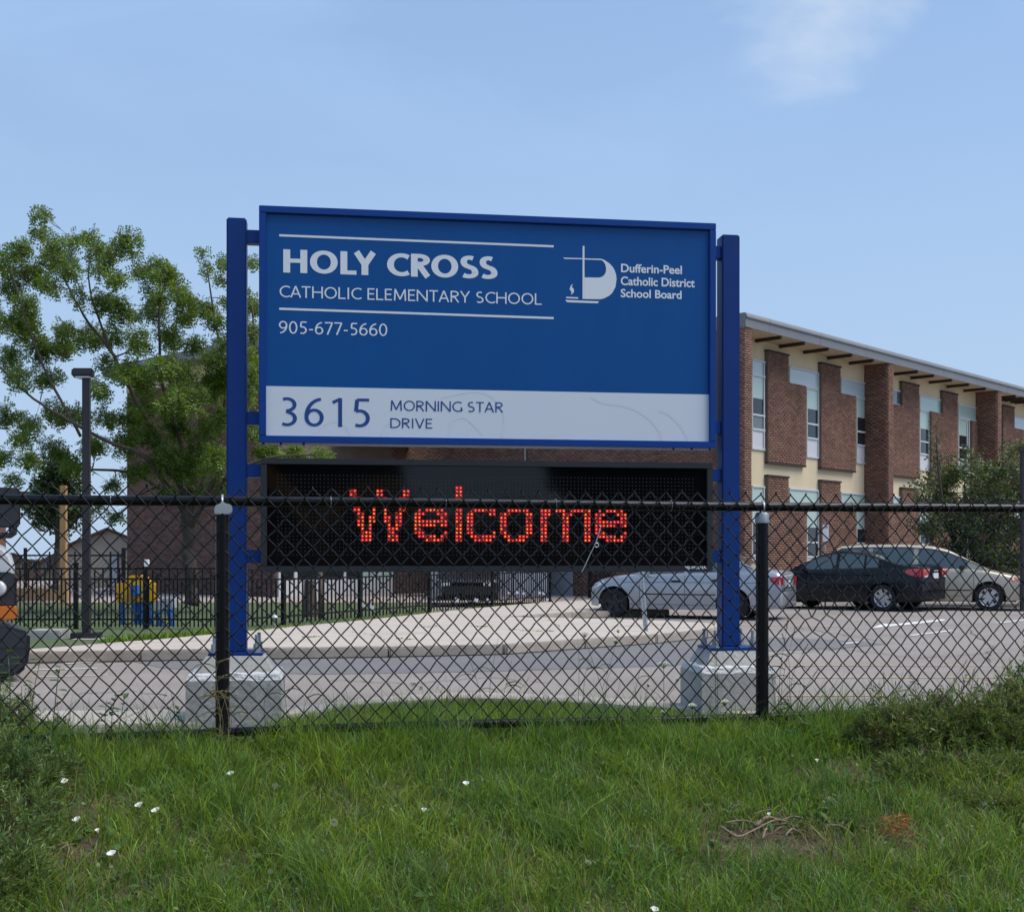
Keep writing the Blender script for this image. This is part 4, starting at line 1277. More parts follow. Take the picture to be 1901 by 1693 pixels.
# white parking sign
ps = thing('parking_sign', 'narrow white parking sign against the brick wall behind the black car', 'sign', (W(1532,1100,32.6).x, 32.6, 0))
a = W(1527.5, 974, 32.55); b = W(1538.5, 1005, 32.55)
mb = MB(); mb.bbox((a.x,32.55,b.z),(b.x,32.57,a.z)); pl = mb.build('board', M['signwhite'], ps, bevel=.004)
mb = MB(); c = W(1534, 978.5, 32.54)
mb.tube([c+Vector((cos(t),0,sin(t)))*.03 for t in np.linspace(-1.2, 3.6, 9)], .008, 5); mb.build('symbol', M['black_print'], ps)
for i, w_ in enumerate((.09,.11,.08)):
    mb = MB(); c = W(1533, 987+i*5, 32.54); mb.box(c, (w_, .004, .012)); mb.build('print', M['swirl'], ps)
mb = MB(); mb.tube([(W(1532,1000,32.6).x,32.6,.0),(W(1532,1000,32.6).x,32.6,1.9)], .022, 8); mb.build('pole', M['galv'], ps)
# dark pole at right
mb = MB(); a = W(1898, 1000, 30); mb.tube([(a.x,30,0),(a.x,30,W(1898,838,30).z)], .06, 10); mb.box((a.x,30,W(1898,838,30).z+.05),(.16,.16,.1))
o = mb.build('light_pole', M['lamp']); tag(o, 'dark slim pole at the right edge in front of the shrubby tree', 'pole')

# ------------------------------------------------------------------ playground pieces
py = thing('playground_toy', 'yellow plastic play panel with a blue tube and blue legs behind the picket fence', 'play equipment', (W(250,1170,21.6).x, 21.6, .13))
def wpx(px, py_, D): return W(px, py_, D)
mb = MB()
o_ = [(214,1120),(214,1084),(232,1082),(232,1075),(240,1069),(262,1067),(274,1071),(279,1079),(290,1082),(290,1120),(272,1122),(272,1092),(252,1090),(252,1120)]
mb.prism([W(a, b, 21.6) for a, b in [(214,1118),(214,1083),(231,1081),(231,1074),(242,1068),(262,1067),(275,1072),(279,1081),(289,1083),(289,1118)]], (0,.12,0))
mb.build('panel', M['yellowp'], py, bevel=.02)
mb = MB(); mb.tube([W(251,1086,21.52), W(251,1106,21.52)], .085, 12); mb.build('tube', M['bluep'], py, smooth=True, sharp=40)
for px, px2 in ((226,230),(251,256),(262,262),(278,283)):
    mb = MB(); mb.tube([W(px,1118,21.66), W((px+px2)/2,1150,21.66), W(px2,1179,21.66)], .05, 10); mb.build('leg', M['bluep'], py, smooth=True, sharp=40)
py2 = thing('playground_rocker', 'blue plastic play seat legs with pale tops right of the yellow panel', 'play equipment', (W(310,1170,21.2).x, 21.2, .13))
for pts in ([(293,1135),(297,1155),(304,1182)],[(314,1130),(318,1152),(324,1175),(330,1172)]):
    mb = MB(); mb.tube([W(a,b,21.2) for a,b in pts], [.055,.05,.045,.04][:len(pts)], 10); mb.build('leg', M['bluep'], py2, smooth=True, sharp=40)
mb = MB(); mb.prism([W(a,b,21.3) for a,b in [(288,1136),(292,1112),(322,1110),(324,1132)]], (0,.3,0)); mb.build('seat', M['door'], py2, bevel=.03)
# white decorations tied along the fence
decs = [(546,1112),(574,1098),(600,1093),(842,1102),(850,1112),(866,1114),(880,1109),(905,1112),(948,1101),(962,1099),(974,1102),(1006,1101),(1013,1110),(1018,1098)]
# white decorations: little ribbons at picket bottoms
for i, (a, b) in enumerate([(675,1123),(690,1126),(848,1113),(866,1115),(884,1113),(905,1112),(944,1100),(960,1099),(972,1101),(1002,1100),(1010,1101),(1016,1112)]):
    u = pru(a); P = pb+dd*u; D = P.y-.05
    mb = MB(); c = W(a, b, D); s_ = random.uniform(.025, .05)
    mb.prism([c+Vector((-s_,0,-s_)), c+Vector((s_*.8,0,-s_*1.2)), c+Vector((s_,0,s_*.5)), c+Vector((.1*s_,0,s_*.3)), c+Vector((-s_*.6,0,s_*1.3))], (0,.02,0))
    o = mb.build('white_ribbon', M['cardwhite']); tag(o, ('leftmost','second','third','fourth','fifth','sixth','seventh','eighth','ninth','tenth','eleventh','rightmost')[i]+(' small white ribbon low on the receding picket fence' if i in (0, 11) else ' small white ribbon from the left on the receding picket fence'), 'ribbon', 'white ribbons along the picket fence')
# tree stump + small sapling stake on the lawn
mb = MB(); a = G(576, 1158, .13); a = W(576, 1128, 24.5)
mb.tube([(a.x,24.5,.13),(a.x,24.5,.5),(a.x,24.5,.85)], [.16,.13,.12], 12); o = mb.build('tree_stump', M['bark'], smooth=True, sharp=60); tag(o, 'grey tree stump on the lawn behind the picket fence', 'tree stump')
mb = MB(); mb.tube([W(595,1147,23.5), W(595,1058,23.5)], .045, 8); o = mb.build('sapling_trunk', M['bark'], smooth=True); tag(o, 'thin sapling trunk standing beside the stump behind the fence', 'sapling')
# garden mushroom ornament
mo = thing('mushroom_lamp', 'small pale domed garden ornament at the foot of the picket fence', 'ornament', tuple(G(510,1163,.13)))
a = G(510, 1161, .15); mb = MB(); mb.tube([a, a+UP*.14], .012, 6); mb.build('stem', M['alu'], mo)
mb = MB(); mb.tube([a+UP*.13, a+UP*.145, a+UP*.17, a+UP*.185], [.06,.055,.035,.008], 12); mb.build('cap', M['blindw'], mo, smooth=True)
# ------------------------------------------------------------------ cars
def make_car(name, label, loc, ang, L, Wd, prof, belt, roof, win, paint, wheels, R, opts, z0=0.0):
    """x runs from the nose (0) to the tail (L); side profile tables are (x, z)."""
    t = thing(name, label, opts.get('cat', 'car'), (0,0,0), local=True)
    px_, pz_ = zip(*prof); bx_, bz_ = zip(*belt)
    hw = Wd/2
    arches = [(w, R+.055) for w in wheels]
    def top(x): return float(np.interp(x, px_, pz_))
    def beltz(x): return min(float(np.interp(x, bx_, bz_)), top(x)-.015)
    nose = opts.get('nose', 2.2); 
    def plan(x):
        e0 = max(0, 1-x/.75); e1 = max(0, 1-(L-x)/opts.get('taillen', .7))
        return 1 - opts.get('nosek', .24)*e0**opts.get('nosep', 2.0) - opts.get('tailk', .13)*e1**2.2
    def low(x):
        z = opts.get('sill', .20) + .06*max(0, 1-x/.6) + .07*max(0, 1-(L-x)/.6)
        for w, ra in arches:
            if abs(x-w) < ra: z = max(z, R+sqrt(ra*ra-(x-w)**2)*1.0)
        return z
    xs = sorted(set(list(np.arange(0, L+.001, .06)) + [0.012,.03,L-.012,L-.03] + [w+s_*ra*cos(a) for w, ra in arches for s_ in (1,-1) for a in np.linspace(0, pi/2, 9)]))
    xs = [x for x in xs if 0 <= x <= L]
    def yat(x, z):
        """half width of the body side at height z"""
        b_ = beltz(x); p = plan(x)*hw
        k = np.interp(z, [.15, .32, .62, b_-.02, b_+.005, b_+.05], [.955, .985, 1.0, .965, .945, .90])
        return p*float(k)
    def ring(x):
        lo = low(x); b_ = beltz(x); tp = top(x)
        zs = [lo, max(lo+.002, .36), max(lo+.004, .62), max(lo+.006, b_-.06), max(lo+.008, b_)]
        pts = [(yat(x, z), z) for z in zs]
        yy = yat(x, zs[-1]); tz = max(tp, zs[-1]+.004)
        pts += [(yy*.955, min(tz, zs[-1]+.55*(tz-zs[-1]))), (yy*.80, zs[-1]+.90*(tz-zs[-1])), (yy*.4, tz), (0, tz+.004)]
        return pts
    V = []; rings = []
    for x in xs:
        r = ring(x); full = [(y, z) for y, z in r] + [(-y, z) for y, z in r[-2::-1]]
        rings.append(range(len(V), len(V)+len(full)))
        V += [(x, y, z) for y, z in full]
    mb = MB(); mb.v = V
    n = len(rings[0])
    for A, B in zip(rings[:-1], rings[1:]):
        for k in range(n-1): mb.f.append((A[k], A[k+1], B[k+1], B[k])); mb.m.append(0)
    mb.f.append(tuple(rings[0])); mb.m.append(0); mb.f.append(tuple(rings[-1])); mb.m.append(0)
    body = mb.build('body', paint, t, smooth=True, sharp=38)
    # underbody and wheel wells
    mb = MB(); mb.bbox((.38, -hw*.78, .22), (L-.3, hw*.78, .62)); mb.bbox((wheels[0]-.30,-hw*.86,.55),(wheels[0]+.36,hw*.86,.64)); mb.bbox((wheels[1]-.36,-hw*.88,.55),(wheels[1]+.36,hw*.88,.64))
    mb.build('underbody', M['under'], t)
    # greenhouse
    rx, rz = zip(*roof)
    x1, x2 = rx[0], rx[-1]
    wA, wB = win['shield']      # windshield ends here at the roof, rear glass starts here
    gx = sorted(set(list(np.linspace(x1, x2, 40)) + [wA, wB] + [v for p in win['side'] for v in p[:2]]))
    def gro(x): return float(np.interp(x, rx, rz))
    def gring(x):
        zb_ = beltz(x)-.004; yb = yat(x, beltz(x))*.955
        zr = max(gro(x), zb_+.004); h_ = zr-zb_
        tum = opts.get('tumble', .30)
        yr = yb - tum*h_
        return [(yb, zb_), (yr+.035*min(1,h_*4), zb_+h_*.86), (yr-.055*min(1,h_*4), zb_+h_*.975), (yr*.5, zr), (0, zr+.004)]
    paintb = MB(); shieldb = MB(); rearb = MB(); sideb = {}
    def quad(dst, a, b, k, s_, gr=0):
        A, B = gring(a), gring(b)
        P = [(a, s_*A[k][0], A[k][1]), (a, s_*A[k+1][0], A[k+1][1]), (b, s_*B[k+1][0], B[k+1][1]), (b, s_*B[k][0], B[k][1])]
        dst.poly(P)
    for a, b in zip(gx[:-1], gx[1:]):
        m_ = (a+b)/2
        for s_ in (1, -1):
            hit = None
            for i, p in enumerate(win['side']):
                if p[0] <= m_ <= p[1]: hit = i
            quad(sideb.setdefault((hit, s_), MB()) if hit is not None else paintb, a, b, 0, s_)
            quad(paintb, a, b, 1, s_)
            for k in (2, 3):
                quad(shieldb if m_ < wA else rearb if m_ > wB else paintb, a, b, k, s_)
    bmv = paintb.build('roof', win.get('roofmat', paint), t, smooth=True, sharp=40)
    shieldb.build('windshield', M['carglass'] if not opts.get('glass') else opts['glass'], t, smooth=True)
    rearb.build('rear_window', opts.get('rearglass', M['carglass']), t, smooth=True)
    for (i, s_), b_ in sideb.items(): b_.build('side_window', M['carglass'], t, smooth=True)
    # black surrounds
    mb = MB()
    for s_ in (1, -1):
        pts = [(x, s_*(gring(x)[1][0]+.006), gring(x)[1][1]+.004) for x in np.linspace(x1+.12, x2-.12, 26)]
        mb.tube(pts, .010, 5)
        pts = [(x, s_*(gring(x)[0][0]+.010), gring(x)[0][1]+.010) for x in np.linspace(win['side'][0][0], win['side'][-1][1], 20)]
        mb.tube(pts, .010, 5)
    mb.build('window_trim', M['carblack'], t)
    # seams, mouldings
    mb = MB()
    for sx, za, zb_ in opts['seams']:
        for s_ in (1, -1):
            pts = [(sx + (0 if z > .45 else 0), s_*(yat(sx, z)+.001), z) for z in np.linspace(za, zb_, 7)]
            mb.tube(pts, .0055, 4)
    for xa, xb, zz, r_ in opts.get('lines', []):
        for s_ in (1, -1):
            mb.tube([(x, s_*(yat(x, zz)+.002), zz) for x in np.linspace(xa, xb, 14)], r_, 5)
    mb.build('door_seams', M['carblack'], t)
    for hx, hzz in opts['handles']:
        for s_ in (1, -1):
            mb = MB(); mb.box((hx, s_*(yat(hx, hzz)+.012), hzz), (.19, .03, .04)); mb.build('handle', opts.get('handlemat', M['carblack']), t, bevel=.008)
    # mirrors
    mxx, mzz = opts['mirror']
    for s_ in (1, -1):
        mb = MB(); yy = yat(mxx, beltz(mxx))
        mb.prism([(mxx-.07, s_*(yy-.0), mzz-.02), (mxx-.02, s_*(yy+.19), mzz-.01), (mxx-.02, s_*(yy+.19), mzz+.11), (mxx-.06, s_*(yy-.0), mzz+.11)], (.09, 0, 0))
        mb.build('mirror', opts.get('mirrormat', M['carblack']), t, bevel=.02, smooth=True, sharp=50)
    # wheels
    nsp = opts.get('spokes', 7)
    for wx in wheels:
        for s_ in (1, -1):
            wo = bpy.data.objects.new('wheel', None); COL.objects.link(wo); wo.parent = t
            yo = s_*(yat(wx, .6)-.03)
            mb = MB()
            prof_ = [(-.21, R*.70), (-.20, R*.93), (-.17, R), (-.03, R), (-.002, R*.95), (0.0, R*.70), (-.02, R*.66)]
            NN = 32
            for j in range(NN):
                a0, a1 = 2*pi*j/NN, 2*pi*(j+1)/NN
                for (ya, ra), (yb, rb) in zip(prof_[:-1], prof_[1:]):
                    mb.poly([(wx+ra*cos(a0), yo+s_*ya, R+ra*sin(a0)), (wx+ra*cos(a1), yo+s_*ya, R+ra*sin(a1)), (wx+rb*cos(a1), yo+s_*yb, R+rb*sin(a1)), (wx+rb*cos(a0), yo+s_*yb, R+rb*sin(a0))])
            mb.build('tyre', M['tyre'], wo, smooth=True, sharp=40)
            mb = MB(); rr = R*.67
            mb.disc((wx, yo-s_*.075, R), rr, (0, s_, 0), 32); mb.build('wheel_back', M['wheeldark'], wo)
            mb = MB()
            mb.tube([(wx, yo-s_*.06, R), (wx, yo-s_*.018, R)], [R*.20, R*.15], 16)
            for j in range(nsp):
                a = 2*pi*j/nsp+.2; da = pi/nsp
                w_in, w_out = .035, opts.get('spw', .05)
                ca, sa = cos(a), sin(a)
                def P(r, w_, y): return (wx+r*ca-w_*sa, yo-s_*y, R+r*sa+w_*ca)
                pts = [P(R*.10, -w_in, .03), P(R*.64, -w_out, .022), P(R*.64, w_out, .022), P(R*.10, w_in, .03)]
                mb.prism(pts, (0, -s_*.025, 0))
            for j in range(32):
                a0, a1 = 2*pi*j/32, 2*pi*(j+1)/32
                for (ra, ya), (rb, yb) in (((R*.61, .024), (R*.68, .006)), ((R*.61, .024), (R*.61, .06))):
                    mb.poly([(wx+ra*cos(a0), yo-s_*ya, R+ra*sin(a0)), (wx+ra*cos(a1), yo-s_*ya, R+ra*sin(a1)), (wx+rb*cos(a1), yo-s_*yb, R+rb*sin(a1)), (wx+rb*cos(a0), yo-s_*yb, R+rb*sin(a0))])
            mb.build('rim', opts['rim'], wo)
    # lights
    def sidepatch(mb, pts, s_, o_=.022):
        x0, x1p = min(p[0] for p in pts), max(p[0] for p in pts)
        pr = None
        for x in np.linspace(x0+.001, x1p-.001, 10):
            zz = []
            for (xa, za), (xb, zb_) in zip(pts, pts[1:]+pts[:1]):
                if (xa-x)*(xb-x) <= 0 and abs(xa-xb) > 1e-6: zz.append(za+(zb_-za)*(x-xa)/(xb-xa))
            if len(zz) < 2: pr = None; continue
            zl = np.linspace(min(zz), max(zz), 4)
            cur = [(x, s_*(yat(x, z)+.009), z) for z in zl]
            if pr:
                for k in range(3): mb.poly([pr[k], cur[k], cur[k+1], pr[k+1]])
            pr = cur
    def endz(z): return z
    for s_ in (1, -1):
        mb = MB(); sidepatch(mb, opts['tail_side'], s_)
        P = opts['tail_rear']
        mb.prism([(L+.012, s_*y, z) for y, z in P], (-.06, 0, 0)); mb.build('tail_light', M['red'], t)
        if 'tail_clear' in opts:
            mb = MB(); mb.prism([(L+.015, s_*y, z) for y, z in opts['tail_clear']], (-.05, 0, 0)); mb.build('reversing_light', M['clear'], t)
        mb = MB(); sidepatch(mb, opts['head_side'], s_)
        mb.prism([(-.008, s_*y, z) for y, z in opts['head_front']], (.06, 0, 0)); mb.build('headlight', opts.get('headmat', M['clear']), t)
        if 'marker' in opts:
            mb = MB(); sidepatch(mb, opts['marker'], s_, .012); mb.build('marker_light', M['amber'], t)
    if 'plate' in opts:
        a, b = opts['plate']; mb = MB(); mb.bbox((L-.01, -.155, a), (L+.02, .155, b)); mb.build('licence_plate', M['plate'], t)
    if 'bumperline' in opts:
        mb = MB()
        for z in opts['bumperline']:
            mb.tube([(L-.6+.6*k/10 if k <= 10 else L, 0, z) for k in ()] or [(x, yat(x, z)+.003, z) for x in np.linspace(wheels[1]+R+.1, L-.01, 9)] + [(L+.003, y, z) for y in np.linspace(yat(L, z)-.01, -yat(L, z)+.01, 9)], .006, 4)
        mb.build('bumper_seam', M['carblack'], t)
    if 'trunkline' in opts:
        mb = MB()
        for (ya, za, yb, zb_) in opts['trunkline']:
            mb.tube([(L+.004, ya, za), (L+.004, yb, zb_)], .006, 4)
        mb.build('trunk_seam', M['carblack'], t)
    if 'badge' in opts:
        mb = MB(); mb.box((L+.008, 0, opts['badge']), (.012, .30, .035)); mb.build('trunk_trim', M['wheelsilver'], t)
    t.location = (loc[0], loc[1], z0); t.rotation_euler = (0, 0, ang)
    return t
# car x axis = nose to tail. A car whose nose points left and away: its x axis points right and towards the camera.
def place(a_deg, wheel_px, wheel_D, wx):
    """x axis direction angle; put the contact of the near wheel (local wx, +/-hw) at pixel px, distance D"""
    a = radians(a_deg); X = (wheel_px-HX)*wheel_D/F
    return X, wheel_D
def locfor(a_deg, px, D, lx, ly):
    a = radians(a_deg); X = (px-HX)*D/F
    return (X - (lx*cos(a)-ly*sin(a)), D - (lx*sin(a)+ly*cos(a)))
# silver sedan (short nose: the first metre is compressed)
A1 = -25
def shx(P): return [((x*.70 if x < .8 else x-.24),)+tuple(r) for x, *r in P]
l1 = locfor(A1, 1139, 26.9, .58, -.83)
make_car('silver_sedan', 'silver four door sedan parked behind the right sign post', l1, radians(A1), 4.20, 1.70,
    shx([(0,.54),(.02,.66),(.07,.74),(.28,.835),(.8,.915),(1.2,.955),(1.4,.965),(3.5,1.03),(3.75,1.06),(4.2,1.05),(4.38,1.00),(4.42,.94),(4.44,.60)]),
    shx([(0,.56),(.3,.72),(1.0,.86),(1.35,.905),(2.6,.945),(3.6,.975),(4.1,.96),(4.42,.90)]),
    shx([(1.22,.93),(1.98,1.34),(2.25,1.42),(2.7,1.44),(3.1,1.40),(3.35,1.32),(3.98,1.03)]),
    dict(shield=(1.78,3.04), side=[(1.32,2.14),(2.22,2.94),(2.99,3.26)]), M['silver'], (.58, 3.22), .315,
    dict(sill=.20, seams=[(1.18,.30,.90),(2.18,.27,.93),(3.06,.60,.95)], lines=[(1.2,2.85,.52,.014),(.8,3.8,.775,.004),(.95,4.1,.30,.004)], handles=[(1.98,.80),(2.86,.82)],
         mirror=(1.38,.93), rim=M['wheeldark'], tail_side=[(4.00,.90),(3.98,.82),(4.08,.75),(4.19,.74),(4.19,.90)],
         tail_rear=[(.56,.91),(.56,.74),(.69,.73),(.72,.89)], head_side=[(.02,.66),(.10,.74),(.34,.81),(.30,.71),(.05,.60)], head_front=[(.36,.66),(.36,.56),(.60,.54),(.60,.66)],
         plate=(.70,.82), bumperline=(.66,.30), trunkline=[(.48,.93,.46,.66),(-.48,.93,-.46,.66)], badge=.86, spokes=5, headmat=M['clear'], mirrormat=M['silver'], nosek=.20, nosep=3.2))
# black sedan
A2 = -40
l2 = locfor(A2, 1638, 30.0, 3.62, -.88)
make_car('black_sedan', 'black four door sedan with silver wheels parked between the silver car and the beige van', l2, radians(A2), 4.58, 1.79,
    [(0,.60),(.02,.70),(.1,.76),(.4,.88),(1.0,.98),(1.25,1.01),(1.5,1.03),(3.6,1.09),(3.9,1.13),(4.3,1.14),(4.48,1.11),(4.54,1.02),(4.58,.66)],
    [(0,.62),(.3,.78),(1.0,.90),(1.4,.945),(2.6,.985),(3.6,1.03),(4.2,1.04),(4.58,.98)],
    [(1.12,1.0),(1.85,1.36),(2.2,1.46),(2.6,1.485),(3.0,1.44),(3.35,1.345),(4.02,1.13)],
    dict(shield=(1.98,3.22), side=[(1.48,2.36),(2.45,3.10),(3.16,3.48)]), M['blackpaint'], (.93, 3.62), .325,
    dict(sill=.22, seams=[(1.42,.32,.93),(2.46,.28,.97),(3.4,.66,1.0)], lines=[(.9,4.1,.84,.004)], handles=[(2.26,.86),(3.22,.88)], handlemat=M['blackpaint'],
         mirror=(1.56,.97), rim=M['wheelsilver'], tail_side=[(4.14,1.01),(4.12,.98),(4.26,.89),(4.42,.85),(4.57,.84),(4.57,1.03),(4.4,1.04)],
         tail_rear=[(.36,1.05),(.40,.90),(.60,.85),(.77,.84),(.77,1.03)], head_side=[(.02,.66),(.1,.74),(.5,.84),(.45,.74),(.05,.60)], head_front=[(.42,.70),(.42,.60),(.7,.58),(.7,.68)],
         tail_clear=[(.48,.885),(.50,.84),(.66,.82),(.72,.85)], plate=(.80,.93), bumperline=(.74,), trunkline=[(.42,1.03,.42,.76),(-.42,1.03,-.42,.76)], badge=.985, spokes=7, mirrormat=M['blackpaint'], tumble=.36))
# beige minivan, nose right and towards us
A3 = 180-22
l3 = locfor(A3, 1836, 30.2, 1.00, .97)
make_car('beige_minivan', 'beige minivan parked facing right behind the black sedan', l3, radians(A3), 4.95, 1.96,
    [(0,.55),(.02,.66),(.08,.74),(.35,.86),(.9,.98),(1.15,1.03),(1.4,1.06),(4.4,1.10),(4.95,1.10)],
    [(0,.60),(.3,.76),(1.0,.92),(1.4,.97),(3,1.0),(4.95,1.02)],
    [(1.0,1.02),(1.95,1.50),(2.35,1.60),(3.0,1.645),(4.0,1.64),(4.6,1.60),(4.93,1.08)],
    dict(shield=(2.05,4.75), side=[(1.5,2.65),(2.76,3.75),(3.85,4.7)]), M['beige'], (1.00, 3.95), .335,
    dict(cat='van', sill=.24, seams=[(1.35,.32,.96),(2.70,.30,.98),(3.8,.6,1.0)], lines=[(1.4,3.4,.50,.016),(1.2,3.5,.36,.004)], handles=[(2.5,.86),(2.95,.86)], handlemat=M['beige'],
         mirror=(1.62,1.0), rim=M['wheelsilver'], tail_side=[(4.7,1.0),(4.7,.7),(4.93,.7),(4.93,1.0)], tail_rear=[(.78,1.0),(.78,.7),(.88,.7),(.88,1.0)],
         head_side=[(.02,.74),(.12,.80),(.52,.84),(.44,.70),(.04,.60)], head_front=[(.45,.74),(.45,.62),(.78,.60),(.78,.72)],
         marker=[(.30,.81),(.52,.84),(.46,.71),(.34,.70)], plate=(.5,.6), spokes=6, spw=.06, tailk=.05, tumble=.26))

# ------------------------------------------------------------------ white truck at the left edge
TR = thing('white_truck', 'front corner of a white truck with black mirror at the left edge', 'truck', (-5.9, 13.4, 0))
def tw(px, py_, D=13.3): return W(px, py_, D)
TD = 13.2
mb = MB()
hood = [(-420,1165),(-420,985),(-300,982),(-120,985),(-60,992),(-14,1004),(8,1014),(22,1030),(28,1049),(28,1062),(14,1160)]
mb.prism([W(a,b,TD) for a,b in hood], (-.80,1.75,0)); mb.build('body', M['whitetruck'], TR, bevel=.05, smooth=True, sharp=50)
mb = MB(); mb.prism([W(a,b,TD) for a,b in [(-420,985),(-400,860),(-260,845),(-170,850),(-90,985)]], (-.80,1.75,0)); mb.build('cab', M['whitetruck'], TR, bevel=.05)
mb = MB(); mb.prism([W(a,b,TD-.02) for a,b in [(-360,980),(-350,880),(-200,878),(-130,978)]], (0,.02,0)); mb.build('side_window', M['carglass'], TR)
mb = MB(); mb.prism([W(a,b,TD-.05) for a,b in [(-60,1062),(24,1062),(31,1068),(31,1127),(-60,1127)]], (-.25,.5,0)); mb.build('headlight_housing', M['plastic'], TR, bevel=.03)
mb = MB(); c = W(-2,1092,TD-.08); mb.tube([c, c+Vector((0,-.05,0)), c+Vector((0,-.06,0))], [.085,.08,.05], 20); mb.build('headlight', M['clear'], TR, smooth=True)
mb = MB(); mb.prism([W(a,b,TD-.1) for a,b in [(-60,1127),(31,1124),(33,1140),(28,1150),(-60,1153)]], (-.23,.5,0)); mb.build('marker_light', M['amber'], TR, bevel=.012)
mb = MB(); mb.prism([W(a,b,TD-.25) for a,b in [(-420,1190),(-60,1164),(10,1161),(30,1166),(57,1174),(56,1200),(52,1238),(30,1257),(-60,1258),(-420,1258)]], (-.55,1.2,0)); mb.build('bumper', M['plastic'], TR, bevel=.04, smooth=True, sharp=40)
mb = MB(); mb.tube([W(51.5,1203,TD-.262), W(-300,1203,TD-.262)], .006, 4); mb.build('bumper_line', M['carblack'], TR)
mb = MB(); mb.prism([W(a,b,TD-.45) for a,b in [(-22,908),(-18,904),(30,905),(37,912),(38,944),(38,976),(32,979),(-22,979)]], (-.065,.14,0)); mr = mb.build('mirror', M['plastic'], TR, bevel=.02, smooth=True, sharp=40)
mb = MB(); mb.tube([W(24,976,TD-.40), W(24,990,TD-.40), W(19,994,TD-.36), W(-60,992,TD-.1)], [.045,.04,.032,.03], 8); mb.build('mirror_arm', M['plastic'], TR, smooth=True)
for wx_ in (-95, -380):
    c = W(wx_, 1222, TD+.0); mb = MB(); mb.tube([c+Vector((0,-.08,0)), c+Vector((0,.2,0))], .30 if False else .34, 24); o = mb.build('wheel', M['tyre'], TR, smooth=True, sharp=40)

# ------------------------------------------------------------------ trees
def frond_mesh(name, centers, rads, per, m, parent, leaf=.055, aspect=.42, droop=.6, seed=1, nl=6, flat_=0.8):
    rg = np.random.default_rng(seed)
    V = []; 
    for c, r in zip(centers, rads):
        n = max(4, int(per*(r/.22)**2.2))
        d = rg.normal(size=(n,3)); d /= np.linalg.norm(d, axis=1)[:,None]
        rr = r*(rg.random(n)**.42)
        P = np.array(c)+d*rr[:,None]*np.array((1,1,flat_))
        # direction of the leaf stalk: outward and drooping
        dr = d*np.array((1,1,.5))+rg.normal(size=(n,3))*.5
        dr[:,2] -= droop*rg.random(n)
        dr /= np.linalg.norm(dr, axis=1)[:,None]
        sd_ = np.cross(dr, rg.normal(size=(n,3))*.5+np.array((0,0,1))); sd_ /= np.linalg.norm(sd_, axis=1)[:,None]
        ln = leaf*(.7+.6*rg.random(n))
        for k in range(nl):
            # leaflets in pairs along the stalk
            tpos = (k//2+.5)/((nl+1)//2)*2.6
            sg = 1 if k % 2 else -1
            base = P+dr*(ln*tpos)[:,None]
            base[:,2] -= (ln*tpos*.25*droop*(tpos/2.6))
            ax_ = sd_*sg*.85+dr*.5; ax_[:,2] -= .25*droop
            ax_ += rg.normal(size=(n,3))*.18
            ax_ /= np.linalg.norm(ax_, axis=1)[:,None]
            wv = np.cross(ax_, np.cross(dr, sd_)+rg.normal(size=(n,3))*.3); wv /= np.linalg.norm(wv, axis=1)[:,None]
            a = base; b = base+ax_*(ln*.5)[:,None]+wv*(ln*aspect*.5)[:,None]
            c_ = base+ax_*ln[:,None]; e = base+ax_*(ln*.5)[:,None]-wv*(ln*aspect*.5)[:,None]
            V.append(np.stack([a,b,c_,e], 1).reshape(-1,3))
    V = np.concatenate(V)
    Q = np.arange(len(V)).reshape(-1,4)
    return npmesh(name, V, Q, None, m, parent)
def grow(limbs, centers, rads, m, parent, twig=.012, name='trunk', bendy=.12, rg=random.Random(5)):
    mb = MB(); nodes = []      # (pos, radius)
    for pts, rs in limbs:
        P = smoothpts([tuple(p) for p in pts], 5); R_ = np.interp(np.linspace(0,1,len(P)), np.linspace(0,1,len(rs)), rs)
        P = [Vector(p)+Vector((rg.uniform(-1,1),rg.uniform(-1,1),0))*R_[i]*.35 for i, p in enumerate(P)]
        mb.tube(P, list(R_), 9)
        nodes += [(p, r) for p, r in zip(P, R_)]
    base = Vector(limbs[0][0][0])
    order = sorted(range(len(centers)), key=lambda i: (Vector(centers[i])-base).length)
    for i in order:
        c = Vector(centers[i])
        best = None
        for (p, r) in nodes:
            d = (c-p); dl = d.length
            if dl < .05: continue
            cost = dl*(1+.6*max(0, -d.z/dl+.1)) + .0*r
            if best is None or cost < best[0]: best = (cost, p, r)
        _, p, r = best
        d = c-p; L_ = d.length
        n_ = max(3, int(L_/.28))
        off = Vector((rg.uniform(-1,1), rg.uniform(-1,1), rg.uniform(.1,1)))*L_*bendy
        P = []
        for k in range(n_+1):
            t_ = k/n_
            P.append(p+d*t_+off*sin(pi*t_)+Vector((rg.uniform(-1,1),rg.uniform(-1,1),rg.uniform(-1,1)))*.025*(0 < k < n_))
        r0 = min(r*.6, .012+.014*L_); RR = [r0*(1-k/n_)+.006*(k/n_) for k in range(n_+1)]
        mb.tube(P, RR, 5, cap=False)
        nodes += [(q, rr) for q, rr in zip(P[1:], RR[1:])]
        for _ in range(int(3+rads[i]*14)):     # fine twigs in the clump
            e = c+Vector((rg.gauss(0,1), rg.gauss(0,1), rg.gauss(0,.8)))*rads[i]*.7
            s0 = P[-rg.randint(1, min(3, len(P)))]
            mid = (s0+e)/2+Vector((rg.uniform(-1,1),rg.uniform(-1,1),rg.uniform(0,1)))*.05
            mb.tube([s0, mid, e], [.006,.0045,.003], 3, cap=False)
    return mb.build(name, m, parent, smooth=True)
TD0 = 26.5
